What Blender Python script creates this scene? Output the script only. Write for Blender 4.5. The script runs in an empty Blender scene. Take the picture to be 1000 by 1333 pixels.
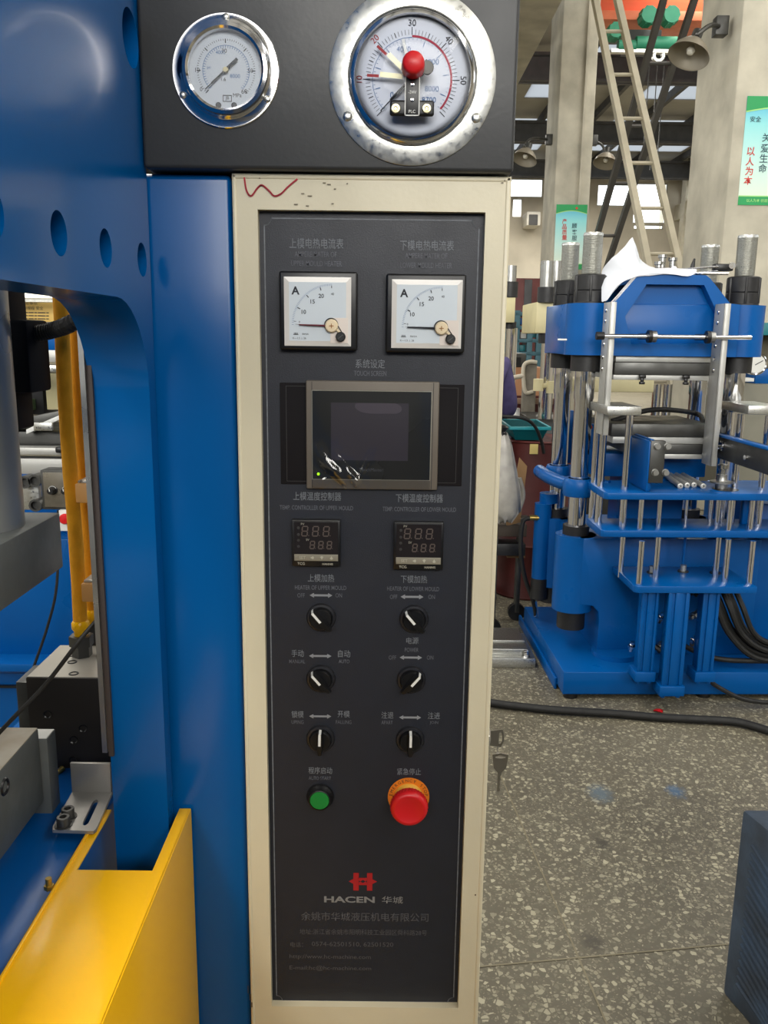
import bpy, bmesh, math, random
from mathutils import Vector, Matrix, noise
random.seed(7)
S = bpy.context.scene
COL = S.collection
# ---------------------------------------------------------------- camera
CAM = Vector((0, -.83, 1.45)); FPX = 1100.
PITCH, ROLL, YAW = math.radians(11.7), math.radians(.7), math.radians(.07)
FW = Vector((math.sin(YAW)*math.cos(PITCH), math.cos(YAW)*math.cos(PITCH), -math.sin(PITCH)))
R0 = Vector((math.cos(YAW), -math.sin(YAW), 0)); U0 = R0.cross(FW)
RT = R0*math.cos(ROLL) + U0*math.sin(ROLL); UP = -R0*math.sin(ROLL) + U0*math.cos(ROLL)
cd = bpy.data.cameras.new('camera'); cam = bpy.data.objects.new('camera', cd); COL.objects.link(cam)
cd.sensor_fit = 'HORIZONTAL'; cd.sensor_width = 36; cd.lens = FPX/1000*36; cd.clip_start = .02; cd.clip_end = 200
M = Matrix((RT, UP, -FW)).transposed().to_4x4(); M.translation = CAM; cam.matrix_world = M
S.camera = cam
# ---------------------------------------------------------------- world, lights, exposure
wd = bpy.data.worlds.new('overcast_sky'); S.world = wd; wd.use_nodes = True
bg = wd.node_tree.nodes['Background']; bg.inputs[0].default_value = (.93, .97, 1, 1); bg.inputs[1].default_value = 3.0
S.view_settings.view_transform = 'Standard'; S.view_settings.look = 'None'
S.view_settings.gamma = 1; S.view_settings.use_curve_mapping = False; S.view_settings.exposure = 0.15
S.cycles.max_bounces = 6; S.cycles.diffuse_bounces = 3; S.cycles.glossy_bounces = 4; S.cycles.transmission_bounces = 5
S.cycles.transparent_max_bounces = 8; S.cycles.caustics_reflective = False; S.cycles.caustics_refractive = False
S.cycles.use_denoising = True; S.cycles.sample_clamp_indirect = 6
def area(name, loc, rot, sx, sy, watts, col=(1, .95, .86)):
    l = bpy.data.lights.new(name, 'AREA'); l.shape = 'RECTANGLE'; l.size = sx; l.size_y = sy; l.energy = watts; l.color = col
    o = bpy.data.objects.new(name, l); COL.objects.link(o); o.location = loc; o.rotation_euler = rot
    return o
# daylight that enters through the roof lights and the high window bands
area('skylight_left', (-2.6, 2, 6.9), (0, 0, 0), 1.0, 18, 640)
area('skylight_right', (4.6, 4, 6.9), (0, 0, 0), 1.0, 22, 680)
area('gate_daylight', (0, -7.7, 4.3), (math.radians(88), 0, 0), 9, 3.2, 640)
area('far_skylight', (4, 22, 6.2), (0, 0, 0), 6, 10, 1400)
# ---------------------------------------------------------------- helpers
def ray(px, py): return FW + RT*((px-500)/FPX) - UP*((py-666.5)/FPX)
def at(px, py, X=None, Y=None, Z=None):          # the point of a plane X=, Y= or Z= seen at a pixel of the 1000x1333 frame
    d = ray(px, py); i, v = (0, X) if X is not None else (1, Y) if Y is not None else (2, Z)
    return CAM + d*((v-CAM[i])/d[i])
def lin(c): return tuple(((x/255)/12.92 if x/255 <= .04045 else (((x/255)+.055)/1.055)**2.4) for x in c) + (1,)
MATS = {}
def mat(name, col, rough=.5, metal=0., var=.08, scale=6., bump=0., bscale=80., coat=0., col2=None, rvar=.1, spec=.5, emit=0):
    if name in MATS: return MATS[name]
    m = bpy.data.materials.new(name); m.use_nodes = True; n = m.node_tree.nodes; l = m.node_tree.links
    b = n['Principled BSDF']; b.inputs['Metallic'].default_value = metal; b.inputs['Roughness'].default_value = rough
    b.inputs['Coat Weight'].default_value = coat; b.inputs['Coat Roughness'].default_value = .08
    b.inputs['Specular IOR Level'].default_value = spec
    c = lin(col); b.inputs['Base Color'].default_value = c
    tc = n.new('ShaderNodeTexCoord')
    nz = n.new('ShaderNodeTexNoise'); nz.inputs['Scale'].default_value = scale; nz.inputs['Detail'].default_value = 6
    l.new(tc.outputs['Object'], nz.inputs['Vector'])
    mr = n.new('ShaderNodeMapRange'); mr.inputs[1].default_value = .3; mr.inputs[2].default_value = .7
    l.new(nz.outputs[0], mr.inputs[0])
    mx = n.new('ShaderNodeMix'); mx.data_type = 'RGBA'; l.new(mr.outputs[0], mx.inputs[0])
    c2 = lin(col2) if col2 else tuple(max(0, x*(1-var*2)) for x in c[:3])+(1,)
    mx.inputs[6].default_value = c; mx.inputs[7].default_value = c2; l.new(mx.outputs[2], b.inputs['Base Color'])
    rr = n.new('ShaderNodeMapRange'); rr.inputs[3].default_value = max(.02, rough-rvar*.5); rr.inputs[4].default_value = min(1, rough+rvar)
    l.new(mr.outputs[0], rr.inputs[0]); l.new(rr.outputs[0], b.inputs['Roughness'])
    if bump:
        n2 = n.new('ShaderNodeTexNoise'); n2.inputs['Scale'].default_value = bscale; n2.inputs['Detail'].default_value = 3
        l.new(tc.outputs['Object'], n2.inputs['Vector'])
        bp = n.new('ShaderNodeBump'); bp.inputs['Strength'].default_value = bump; bp.inputs['Distance'].default_value = .002
        l.new(n2.outputs[0], bp.inputs['Height']); l.new(bp.outputs[0], b.inputs['Normal'])
    if emit:
        b.inputs['Emission Color'].default_value = c; b.inputs['Emission Strength'].default_value = emit
    MATS[name] = m; return m
def glassy(name, tint=(1, 1, 1), refl=.12, rough=.03):
    if name in MATS: return MATS[name]
    m = bpy.data.materials.new(name); m.use_nodes = True; n = m.node_tree.nodes; l = m.node_tree.links
    n.remove(n['Principled BSDF']); o = n['Material Output']
    t = n.new('ShaderNodeBsdfTransparent'); t.inputs[0].default_value = (*tint, 1)
    g = n.new('ShaderNodeBsdfGlossy'); g.inputs['Roughness'].default_value = rough
    fr = n.new('ShaderNodeFresnel'); fr.inputs[0].default_value = 1.45
    ad = n.new('ShaderNodeMath'); ad.operation = 'ADD'; ad.use_clamp = True; ad.inputs[1].default_value = refl; l.new(fr.outputs[0], ad.inputs[0])
    mx = n.new('ShaderNodeMixShader'); l.new(ad.outputs[0], mx.inputs[0]); l.new(t.outputs[0], mx.inputs[1]); l.new(g.outputs[0], mx.inputs[2])
    l.new(mx.outputs[0], o.inputs[0]); MATS[name] = m; return m
class MB:
    def __init__(s): s.bm = bmesh.new()
    def _merge(s, b):
        me = bpy.data.meshes.new('t'); b.to_mesh(me); b.free(); s.bm.from_mesh(me); bpy.data.meshes.remove(me)
    def box(s, x0, x1, y0, y1, z0, z1, bev=0., seg=2, rot=None, piv=None):
        b = bmesh.new(); bmesh.ops.create_cube(b, size=1)
        c = Vector(((x0+x1)/2, (y0+y1)/2, (z0+z1)/2))
        bmesh.ops.scale(b, vec=(abs(x1-x0), abs(y1-y0), abs(z1-z0)), verts=b.verts)
        if bev > 0: bmesh.ops.bevel(b, geom=b.edges[:], offset=bev, segments=seg, profile=.5, affect='EDGES')
        if rot is not None: bmesh.ops.rotate(b, matrix=rot, verts=b.verts, cent=(piv-c) if piv is not None else (0, 0, 0))
        bmesh.ops.translate(b, vec=c, verts=b.verts); s._merge(b); return s
    def cyl(s, p0, p1, r, r2=None, seg=20, cap=True):
        p0 = Vector(p0); p1 = Vector(p1); d = p1-p0
        b = bmesh.new(); bmesh.ops.create_cone(b, cap_ends=cap, segments=seg, radius1=r, radius2=r if r2 is None else r2, depth=d.length)
        b.transform(Matrix.Translation((p0+p1)/2) @ d.to_track_quat('Z', 'Y').to_matrix().to_4x4()); s._merge(b); return s
    def lathe(s, o, axis, prof, seg=48, close=False):
        o = Vector(o); q = Vector(axis).to_track_quat('Z', 'Y'); b = s.bm; rings = []
        for r, h in prof:
            if r < 1e-6: rings.append([b.verts.new(o+q @ Vector((0, 0, h)))])
            else: rings.append([b.verts.new(o+q @ Vector((r*math.cos(2*math.pi*i/seg), r*math.sin(2*math.pi*i/seg), h))) for i in range(seg)])
        if close: rings.append(rings[0])
        for a, c in zip(rings, rings[1:]):
            for i in range(seg):
                j = (i+1) % seg
                if len(a) == 1 and len(c) == 1: continue
                if len(a) == 1: b.faces.new((a[0], c[i], c[j]))
                elif len(c) == 1: b.faces.new((a[i], c[0], a[j]))
                else: b.faces.new((a[i], c[i], c[j], a[j]))
        bmesh.ops.recalc_face_normals(b, faces=b.faces); return s
    def prism(s, pts, ax, a0, a1, bev=0.):
        # outline pts in the plane across axis ax ('x': (y,z), 'y': (x,z), 'z': (x,y)), extruded from a0 to a1
        b = bmesh.new()
        def v(p, a): return {'x': (a, p[0], p[1]), 'y': (p[0], a, p[1]), 'z': (p[0], p[1], a)}[ax]
        A = [b.verts.new(v(p, a0)) for p in pts]; B = [b.verts.new(v(p, a1)) for p in pts]; n = len(pts)
        b.faces.new(A); b.faces.new(B[::-1])
        for i in range(n): b.faces.new((A[i], B[i], B[(i+1) % n], A[(i+1) % n]))
        bmesh.ops.recalc_face_normals(b, faces=b.faces)
        if bev: bmesh.ops.bevel(b, geom=b.edges[:], offset=bev, segments=2, profile=.5, affect='EDGES')
        s._merge(b); return s
    def tube(s, pts, r, seg=10, rf=None):
        pts = [Vector(p) for p in pts]; b = s.bm; rings = []; up = None
        for i, p in enumerate(pts):
            t = (pts[min(i+1, len(pts)-1)]-pts[max(i-1, 0)]).normalized()
            if up is None: up = t.orthogonal().normalized()
            up = (up-t*up.dot(t)).normalized(); w = t.cross(up); rr = rf(i/(len(pts)-1)) if rf else r
            rings.append([b.verts.new(p+(up*math.cos(2*math.pi*k/seg)+w*math.sin(2*math.pi*k/seg))*rr) for k in range(seg)])
        for a, c in zip(rings, rings[1:]):
            for i in range(seg): b.faces.new((a[i], a[(i+1) % seg], c[(i+1) % seg], c[i]))
        b.faces.new(rings[0][::-1]); b.faces.new(rings[-1]); return s
    def quad(s, *p): s.bm.faces.new([s.bm.verts.new(q) for q in p]); return s
def spline(pts, n=8):                              # Catmull-Rom through points
    P = [Vector(p) for p in pts]; P = [2*P[0]-P[1]]+P+[2*P[-1]-P[-2]]; out = []
    for i in range(1, len(P)-2):
        for k in range(n):
            t = k/n; a, b, c, d = P[i-1:i+3]
            out.append(.5*((2*b)+(c-a)*t+(2*a-5*b+4*c-d)*t*t+(3*b-a-3*c+d)*t**3))
    out.append(P[-2]); return out
def link(o, parent, loc_inv=True):
    COL.objects.link(o)
    if parent is not None:
        o.parent = parent
        if parent.type == 'EMPTY' and parent.get('world_children'):
            o.matrix_parent_inverse = Matrix.Translation(-parent.location)
def obj(name, mb, m, parent=None, label=None, cat=None, group=None, kind=None, smooth=40):
    me = bpy.data.meshes.new(name)
    if isinstance(mb, MB): mb.bm.to_mesh(me); mb.bm.free()
    else: me = mb; me.name = name
    me.materials.clear(); me.materials.append(m)
    if smooth:
        me.polygons.foreach_set('use_smooth', [True]*len(me.polygons)); me.set_sharp_from_angle(angle=math.radians(smooth))
    o = bpy.data.objects.new(name, me); link(o, parent)
    if label: o['label'] = label
    if cat: o['category'] = cat
    if group: o['group'] = group
    if kind: o['kind'] = kind
    return o
def thing(name, label, cat, loc=(0, 0, 0), group=None, world=True, rotz=0):
    o = bpy.data.objects.new(name, None); COL.objects.link(o); o.location = loc; o.rotation_euler = (0, 0, rotz)
    o.empty_display_size = .05; o['label'] = label; o['category'] = cat
    if group: o['group'] = group
    if world: o['world_children'] = 1
    return o
def text(name, s, o, h, m, parent=None, w=None, ax='c', bold=0., frame=None, spread=None):
    # flat print: real glyph outlines set on a plane facing -Y (or the frame given), h = glyph height, w = width fit
    c = bpy.data.curves.new('t', 'FONT'); c.body = s; c.offset = bold; c.resolution_u = 3
    if spread: c.space_character = spread
    t = bpy.data.objects.new('t', c); COL.objects.link(t); dg = bpy.context.evaluated_depsgraph_get()
    me = bpy.data.meshes.new_from_object(t.evaluated_get(dg)); bpy.data.objects.remove(t); bpy.data.curves.remove(c)
    xs = [v.co.x for v in me.vertices]; ys = [v.co.y for v in me.vertices]
    x0, x1, y0, y1 = min(xs), max(xs), min(ys), max(ys); k = h/(y1-y0); kx = w/(x1-x0) if w else k
    off = {'c': (x0+x1)/2, 'l': x0, 'r': x1}[ax]; o = Vector(o); fx, fz = frame or (Vector((1, 0, 0)), Vector((0, 0, 1)))
    for v in me.vertices: v.co = o+fx*((v.co.x-off)*kx)+fz*((v.co.y-(y0+y1)/2)*k)
    return obj(name, me, m, parent, smooth=0)
def ring(cx, cz, y, r0, r1, a0=0, a1=360, n=48, mb=None):   # flat arc band on a dial; angle 0 = up, clockwise
    mb = mb or MB()
    for i in range(n):
        A = math.radians(a0+(a1-a0)*i/n); B = math.radians(a0+(a1-a0)*(i+1)/n)
        mb.quad(*[(cx+r*math.sin(t), y, cz+r*math.cos(t)) for r, t in ((r0, A), (r0, B), (r1, B), (r1, A))])
    return mb
def tick(mb, cx, cz, y, r0, r1, ang, w):
    t = math.radians(ang); d = Vector((math.sin(t), 0, math.cos(t))); n = Vector((d.z, 0, -d.x))*w/2; c = Vector((cx, y, cz))
    mb.quad(c+d*r0-n, c+d*r0+n, c+d*r1+n, c+d*r1-n)
# ---------------------------------------------------------------- materials
m_blue = mat('blue_enamel', (0, 82, 148), .2, var=.06, scale=3, bump=.05, bscale=26, coat=.08, rvar=.06, spec=.3)
m_blue2 = mat('blue_machine_paint', (0, 85, 158), .3, var=.06, scale=4, bump=.1, bscale=30, coat=.03, spec=.25)
m_yel = mat('yellow_enamel', (255, 192, 10), .3, var=.03, scale=5, bump=.06, bscale=60, coat=.05, rvar=.06, spec=.35)
m_hose = mat('yellow_hose_sleeve', (244, 168, 24), .85, var=.06, scale=60, bump=.4, bscale=500)
m_cream = mat('cream_enamel', (212, 203, 176), .38, var=.05, scale=9, bump=.08, bscale=160, rvar=.1)
m_creamm = mat('cream_press_paint', (214, 204, 160), .5)
m_black = mat('black_enamel', (50, 51, 52), .42, var=.1, scale=7, bump=.06, bscale=220, rvar=.1)
m_navy = mat('navy_overlay_film', (32, 35, 44), .45, var=.08, scale=30, bump=.12, bscale=900, rvar=.05)
m_print = mat('grey_print', (120, 124, 130), .6, var=.15, scale=300)
m_printd = mat('dim_grey_print', (100, 102, 110), .6, var=.15, scale=300)
m_red = mat('red_plastic', (205, 24, 30), .35, var=.04)
m_redp = mat('red_print', (165, 22, 28), .6)
m_chrome = mat('chrome', (225, 225, 228), .1, 1., var=.02, rvar=.04)
m_galv = mat('galvanised_zinc', (205, 205, 200), .33, 1., var=.1, scale=160, bump=.03, bscale=300, rvar=.2)
m_steel = mat('machined_steel', (175, 175, 172), .3, 1., var=.12, scale=14, rvar=.15)
m_dsteel = mat('dark_steel', (92, 92, 90), .42, .85, var=.15, scale=12, rvar=.15)
m_plat = mat('grey_platen_steel', (106, 110, 108), .5, .2, var=.12, scale=16, bump=.15)
m_alu = mat('aluminium_plate', (190, 190, 186), .42, .5, var=.06, scale=20)
m_white = mat('white_print', (225, 225, 220), .5, var=.02)
m_dial = mat('dial_white', (196, 204, 214), .5, var=.03)
m_blk = mat('black_plastic', (16, 16, 18), .35, var=.1)
m_blkr = mat('black_rubber', (22, 22, 22), .6, var=.15, scale=30)
m_cast = mat('black_cast_iron', (30, 30, 32), .45, var=.2, scale=25, bump=.3)
m_ink = mat('black_ink', (28, 32, 42), .6)
m_bink = mat('blue_ink', (60, 110, 165), .6)
m_glass = glassy('clear_glass', refl=0.)
m_dome = glassy('clear_dome', (.97, .98, 1), refl=-.02, rough=.05)
m_film = glassy('protective_film', (.93, .93, .93), refl=.05, rough=.05)
m_scr = mat('screen_black', (42, 42, 40), .25, var=.1)
m_brown = mat('bronze_grey_bezel', (112, 104, 94), .45, .2)
m_green = mat('green_plastic', (18, 128, 52), .35)
m_orange = mat('orange_legend_plate', (232, 128, 30), .45)
m_wood = mat('tan_plastic_clamp', (214, 158, 92), .55)
m_conc = mat('whitewashed_concrete', (206, 200, 182), .85, var=.16, scale=3.2, bump=.5, bscale=14)
m_maroon = mat('maroon_paint', (96, 38, 34), .55, var=.2)
m_teal = mat('teal_plastic', (22, 120, 128), .45)
m_brass = mat('brass', (190, 165, 95), .35, 1.)
# ================================================================ structure
def floor_mat():
    m = bpy.data.materials.new('terrazzo'); m.use_nodes = True; n = m.node_tree.nodes; l = m.node_tree.links; b = n['Principled BSDF']
    tc = n.new('ShaderNodeTexCoord')
    def vor(sc, feat='F1'):
        v = n.new('ShaderNodeTexVoronoi'); v.feature = feat; v.inputs['Scale'].default_value = sc; l.new(tc.outputs['Object'], v.inputs['Vector']); return v
    def rng(src, a, b_, c=0, d=1):
        r = n.new('ShaderNodeMapRange'); l.new(src, r.inputs[0]); r.inputs[1].default_value = a; r.inputs[2].default_value = b_; r.inputs[3].default_value = c; r.inputs[4].default_value = d; return r.outputs[0]
    def mth(op, a, b_):
        r = n.new('ShaderNodeMath'); r.operation = op
        for i, x in enumerate((a, b_)):
            if hasattr(x, 'links'): l.new(x, r.inputs[i])
            else: r.inputs[i].default_value = x
        return r.outputs[0]
    def mix(f, a, b_):
        r = n.new('ShaderNodeMix'); r.data_type = 'RGBA'
        if hasattr(f, 'links'): l.new(f, r.inputs[0])
        else: r.inputs[0].default_value = f
        for i, x in ((6, a), (7, b_)):
            if hasattr(x, 'links'): l.new(x, r.inputs[i])
            else: r.inputs[i].default_value = lin(x)
        return r.outputs[2]
    nz = n.new('ShaderNodeTexNoise'); nz.inputs['Scale'].default_value = 1.1; nz.inputs['Detail'].default_value = 5; l.new(tc.outputs['Object'], nz.inputs['Vector'])
    col = mix(rng(nz.outputs[0], .35, .65), (84, 79, 67), (102, 96, 81))
    for sc, lo, dark, lite in ((110, .02, (100, 95, 80), (146, 140, 119)), (78, .03, (94, 90, 76), (168, 162, 139))):
        e = vor(sc, 'DISTANCE_TO_EDGE'); f = vor(sc); sx = n.new('ShaderNodeSeparateColor'); l.new(f.outputs['Color'], sx.inputs[0])
        thr = rng(sx.outputs[0], 0, 1, lo, .34)
        mask = mth('MULTIPLY', mth('GREATER_THAN', e.outputs['Distance'], thr), mth('GREATER_THAN', sx.outputs[1], .16))
        col = mix(mask, col, mix(mth('POWER', sx.outputs[2], 1.6), dark, lite))
    sp = n.new('ShaderNodeSeparateXYZ'); l.new(tc.outputs['Object'], sp.inputs[0])
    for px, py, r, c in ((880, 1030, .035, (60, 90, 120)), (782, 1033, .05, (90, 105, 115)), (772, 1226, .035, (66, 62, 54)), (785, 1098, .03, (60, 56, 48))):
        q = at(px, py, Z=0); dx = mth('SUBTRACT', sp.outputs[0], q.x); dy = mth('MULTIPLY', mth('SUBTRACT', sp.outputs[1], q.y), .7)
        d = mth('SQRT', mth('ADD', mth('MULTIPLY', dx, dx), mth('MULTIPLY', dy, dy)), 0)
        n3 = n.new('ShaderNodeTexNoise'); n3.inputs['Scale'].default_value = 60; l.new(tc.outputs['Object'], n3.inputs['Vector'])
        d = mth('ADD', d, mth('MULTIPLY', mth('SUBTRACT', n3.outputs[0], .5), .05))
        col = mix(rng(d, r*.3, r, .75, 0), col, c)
    l.new(col, b.inputs['Base Color'])
    l.new(rng(nz.outputs[0], .3, .7, .38, .6), b.inputs['Roughness'])
    return m
obj('floor', MB().box(-9, 10.2, -8, 32, -.1, 0), floor_mat(), kind='structure', smooth=0)
m_wall = mat('plaster_wall', (200, 192, 174), .9, var=.15, scale=.9)
m_roof = mat('roof_sheet', (172, 170, 162), .8, var=.15, scale=.6)
m_beam = mat('dark_roof_beam', (84, 84, 84), .7)
m_skyl = bpy.data.materials.new('translucent_roof_panel'); m_skyl.use_nodes = True
_n = m_skyl.node_tree.nodes; _t = _n.new('ShaderNodeBsdfTranslucent'); _t.inputs[0].default_value = (.42, .43, .44, 1)
m_skyl.node_tree.links.new(_t.outputs[0], _n['Material Output'].inputs[0]); _n.remove(_n['Principled BSDF'])
# far wall with window openings
def wall_with_holes(name, axis, pos, th, a0, a1, z0, z1, holes, m):
    mb = MB(); xs = sorted({a0, a1, *[h[0] for h in holes], *[h[1] for h in holes]}); zs = sorted({z0, z1, *[h[2] for h in holes], *[h[3] for h in holes]})
    for i in range(len(xs)-1):
        for j in range(len(zs)-1):
            cx, cz = (xs[i]+xs[i+1])/2, (zs[j]+zs[j+1])/2
            if any(h[0] < cx < h[1] and h[2] < cz < h[3] for h in holes): continue
            if axis == 'y': mb.box(xs[i], xs[i+1], pos, pos+th, zs[j], zs[j+1])
            else: mb.box(pos, pos+th, xs[i], xs[i+1], zs[j], zs[j+1])
    return obj(name, mb, m, kind='structure', smooth=0)
YF = 30.
def fx(px, y=YF): return at(px, 260, Y=y).x
def fz(py, y=YF): return at(800, py, Y=y).z
hol = [(fx(778), fx(822), fz(268), fz(240)), (fx(826), fx(868), fz(290), fz(238)), (fx(828), fx(866), fz(298), fz(292)), (fx(664), fx(706), fz(258), fz(234)), (fx(668), fx(680), fz(284), fz(260)), (fx(540), fx(650), fz(284), fz(236)), (-6.5, -2, 4, 6)]
wall_with_holes('wall_far', 'y', YF, .2, -9, 10.2, 0, 7.4, hol, m_wall)
for i, h in enumerate(hol):
    w = obj(f'window_{i+1}', MB().box(h[0], h[1], YF+.08, YF+.1, h[2], h[3]), m_glass, kind='structure', smooth=0)
    mb = MB(); k = max(1, round((h[1]-h[0])/.8))
    for j in range(k+1):
        x = h[0]+(h[1]-h[0])*j/k; mb.box(x-.02, x+.02, YF+.05, YF+.13, h[2], h[3])
    for z in (h[2], h[3]): mb.box(h[0], h[1], YF+.05, YF+.13, z-.03, z+.03)
    obj('window_frame', mb, m_galv, w, smooth=0)
zA, zB = at(915, 252, X=10.2).z, at(915, 241, X=10.2).z; yR = at(890, 250, X=10.2).y
rh = [(yR-4, yR, zA, zB)]
wall_with_holes('wall_right', 'x', 10.2, .2, -8, YF, 0, 7.4, rh+[(-4, 4, 3.8, 5.4), (6, 14, 3.8, 5.4)], m_wall)
m_sill = mat('pale_sill_band', (214, 208, 188), .8)
obj('trim_1', MB().box(10.0, 10.2, 12, YF, at(900, 282, X=10.2).z, at(900, 262, X=10.2).z), m_sill, kind='structure', smooth=0)
for q_ in (872, 884, 900, 914): obj('pilaster', MB().box(9.95, 10.2, at(q_, 250, X=10.2).y-.2, at(q_, 250, X=10.2).y+.2, 0, 7.35), m_sill, bpy.data.objects['wall_right'], smooth=0)
wall_with_holes('wall_left', 'x', -9.2, .2, -8, YF, 0, 7.4, [(-7, 4, 3.4, 6.2), (6, 16, 3.4, 6.2)], m_wall)
wall_with_holes('wall_back', 'y', -8.2, .2, -9, 10.2, 0, 7.4, [(-6, 6, 2.5, 6.2)], m_wall)
# roof: sheet with skylight strips between, beams and purlins
sk = [(-3.4, -1.8), (3.4, 4.8), (6.2, 9.4)]
mb = MB(); xs = [-9.4]+[v for s_ in sk for v in s_]+[10.6]
for i in range(0, len(xs), 2): mb.box(xs[i], xs[i+1], -8.2, YF+.2, 7.35, 7.45)
for s_ in sk:
    for y in range(-8, 31, 6): mb.box(s_[0], s_[1], y, y+2, 7.35, 7.45)
ceil = obj('ceiling', mb, m_roof, kind='structure', smooth=0)
for s_ in sk:
    for y in range(-8, 30, 6): obj('skylight_panel', MB().box(s_[0], s_[1], y+2, y+6, 7.37, 7.4), m_skyl, ceil, smooth=0)
for y in (-6, 0, 6, 12, 18, 23.5, 28.5):
    mb = MB(); mb.box(-9, 10.2, y-.14, y+.14, 6.62, 6.68); mb.box(-9, 10.2, y-.14, y+.14, 7.1, 7.16); mb.box(-9, 10.2, y-.02, y+.02, 6.6, 7.14)
    obj('roof_beam', mb, m_beam, ceil, smooth=0)
for x in [-8+1.35*i for i in range(14)]:
    obj('purlin', MB().box(x-.05, x+.05, -8, YF, 7.16, 7.35), m_beam, ceil, smooth=0)
# two concrete columns with posters
def column(name, x0, x1, y0, y1, rib=True):
    mb = MB().box(x0, x1, y0, y1, 0, 7.35, .02)
    c = obj(name, mb, m_conc, kind='structure'); return c
yA, yB = 6.4, 12.
aX = at(957, 130, Y=yA).x; column('column_near', aX, aX+1.0, yA, yA+.95)
bX0, bX1 = at(727, 150, Y=yB).x, at(774, 150, Y=yB).x
column('column_far', bX0, bX1, yB, yB+.9)
obj('trim_2', MB().box(bX0+.34, bX0+.37, yB-.05, yB+.01, 0, 7.3), m_conc, kind='structure')
obj('trim_3', MB().box(9.2, 10.2, 18, 18.8, 0, 7.35, .02), m_conc, kind='structure')
# floor divider strips
for i, (a, b) in enumerate((((622, 1259), (800, 1243)), ((684, 1085), (790, 1333)))):
    A, B = at(*a, Z=.0), at(*b, Z=.0); d = (B-A).normalized(); n_ = Vector((-d.y, d.x, 0))*.0022; A -= d*.5; B += d*1.
    mb = MB(); mb.quad(A-n_+Vector((0, 0, .0015)), B-n_+Vector((0, 0, .0015)), B+n_+Vector((0, 0, .0015)), A+n_+Vector((0, 0, .0015)))
    obj(f'trim_{4+i}', mb, mat('dull_brass_strip', (128, 120, 98), .7, 0), kind='structure', smooth=0)
# ================================================================ press on the left
SX = -.223                                       # right face of the side plate
press = thing('press_frame', 'glossy blue steel press frame with a row of round holes, left of the control cabinet', 'press', (-.25, 0, 0))
# side plate: YZ outline with the open window, 60 mm thick
def side_plate(x0, x1):
    R = .085; yf = -.022; zt = 1.48; pts = [(0, 0), (0, 2.3), (-.95, 2.3), (-.95, zt)]
    pts += [(yf-R, zt)]+[(yf-R+R*math.sin(math.radians(a)), zt-R+R*math.cos(math.radians(a))) for a in range(9, 90, 9)]+[(yf, zt-R)]
    pts += [(yf, 0)]
    return MB().prism(pts, 'x', x0, x1)
sp = obj('side_plate', side_plate(SX-.057, SX), m_blue, press, smooth=50)
cut = MB()
for y, z, r in [(-.0325, 1.70, .0235), (-.0268, 1.5165, .015), (-.1294, 1.5165, .015), (-.228, 1.5165, .015), (-.328, 1.5165, .015), (-.428, 1.5165, .015)]:
    cut.cyl((SX-.03, y, z), (SX+.01, y, z), r, seg=40)
cme = bpy.data.meshes.new('c'); cut.bm.to_mesh(cme); cut.bm.free(); co = bpy.data.objects.new('c', cme); COL.objects.link(co)
md = sp.modifiers.new('holes', 'BOOLEAN'); md.object = co; md.solver = 'EXACT'
dg = bpy.context.evaluated_depsgraph_get(); me = bpy.data.meshes.new_from_object(sp.evaluated_get(dg)); sp.modifiers.clear(); sp.data = me
bpy.data.objects.remove(co); bpy.data.meshes.remove(cme)
me.polygons.foreach_set('use_smooth', [True]*len(me.polygons)); me.set_sharp_from_angle(angle=math.radians(40))
# upright box beam (flange) between side plate and cabinet
obj('box_column', MB().box(SX-.012, -.1455, .004, .2, 0, 1.597, .006, 4), m_blue, press, label='blue box column beside the cream cabinet')
# steel guide strips on the inner face of the post
obj('guide_strip', MB().box(-.2855, -.2805, -.03, .03, 1.028, 1.47), m_steel, press, label='bare steel guide strip')
obj('guide_strip', MB().box(-.2805, -.2755, -.026, -.021, 1.022, 1.44), mat('brown_grey_strip', (70, 62, 60), .5, .3), press, label='dark guide strip')
# base: blue beam top and far parts
obj('base_beam', MB().prism([(-.42, .939), (-.2975, .939), (-.2975, .70), (-.42, .70)], 'y', -.62, .14, .003), m_blue2, press)
# yellow guard
zy = .9484
guard = thing('yellow_guard', 'orange-yellow folded sheet guard around the foot of the blue frame', 'guard', (-.25, -.3, 0))
mb = MB()
pts = [(-.2965, -.62), (-.204, -.62), (-.204, .0), (-.2165, .0), (-.2165, -.109), (-.2885, -.109), (-.2885, -.004), (-.3015, -.004)]
mb.prism(pts, 'z', zy-.003, zy, .0008)
obj('top_sheet', mb, m_yel, guard)
obj('side_sheet', MB().prism([(-.62, 0), (0.0, 0), (0.0, zy), (-.62, zy)], 'x', -.2065, -.2035, .0012), m_yel, guard)
obj('lip', MB().box(-.300, -.2965, -.62, -.05, zy-.012, zy+.0015, .0008), m_yel, guard)
q = at(64, 1157, Z=zy)
mb = MB().cyl((q.x, q.y, zy), (q.x, q.y, zy+.004), .0045, seg=6).cyl((q.x, q.y, zy+.004), (q.x, q.y, zy+.011), .0028, seg=10); obj('grease_nipple', mb, m_brass, guard)
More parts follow.
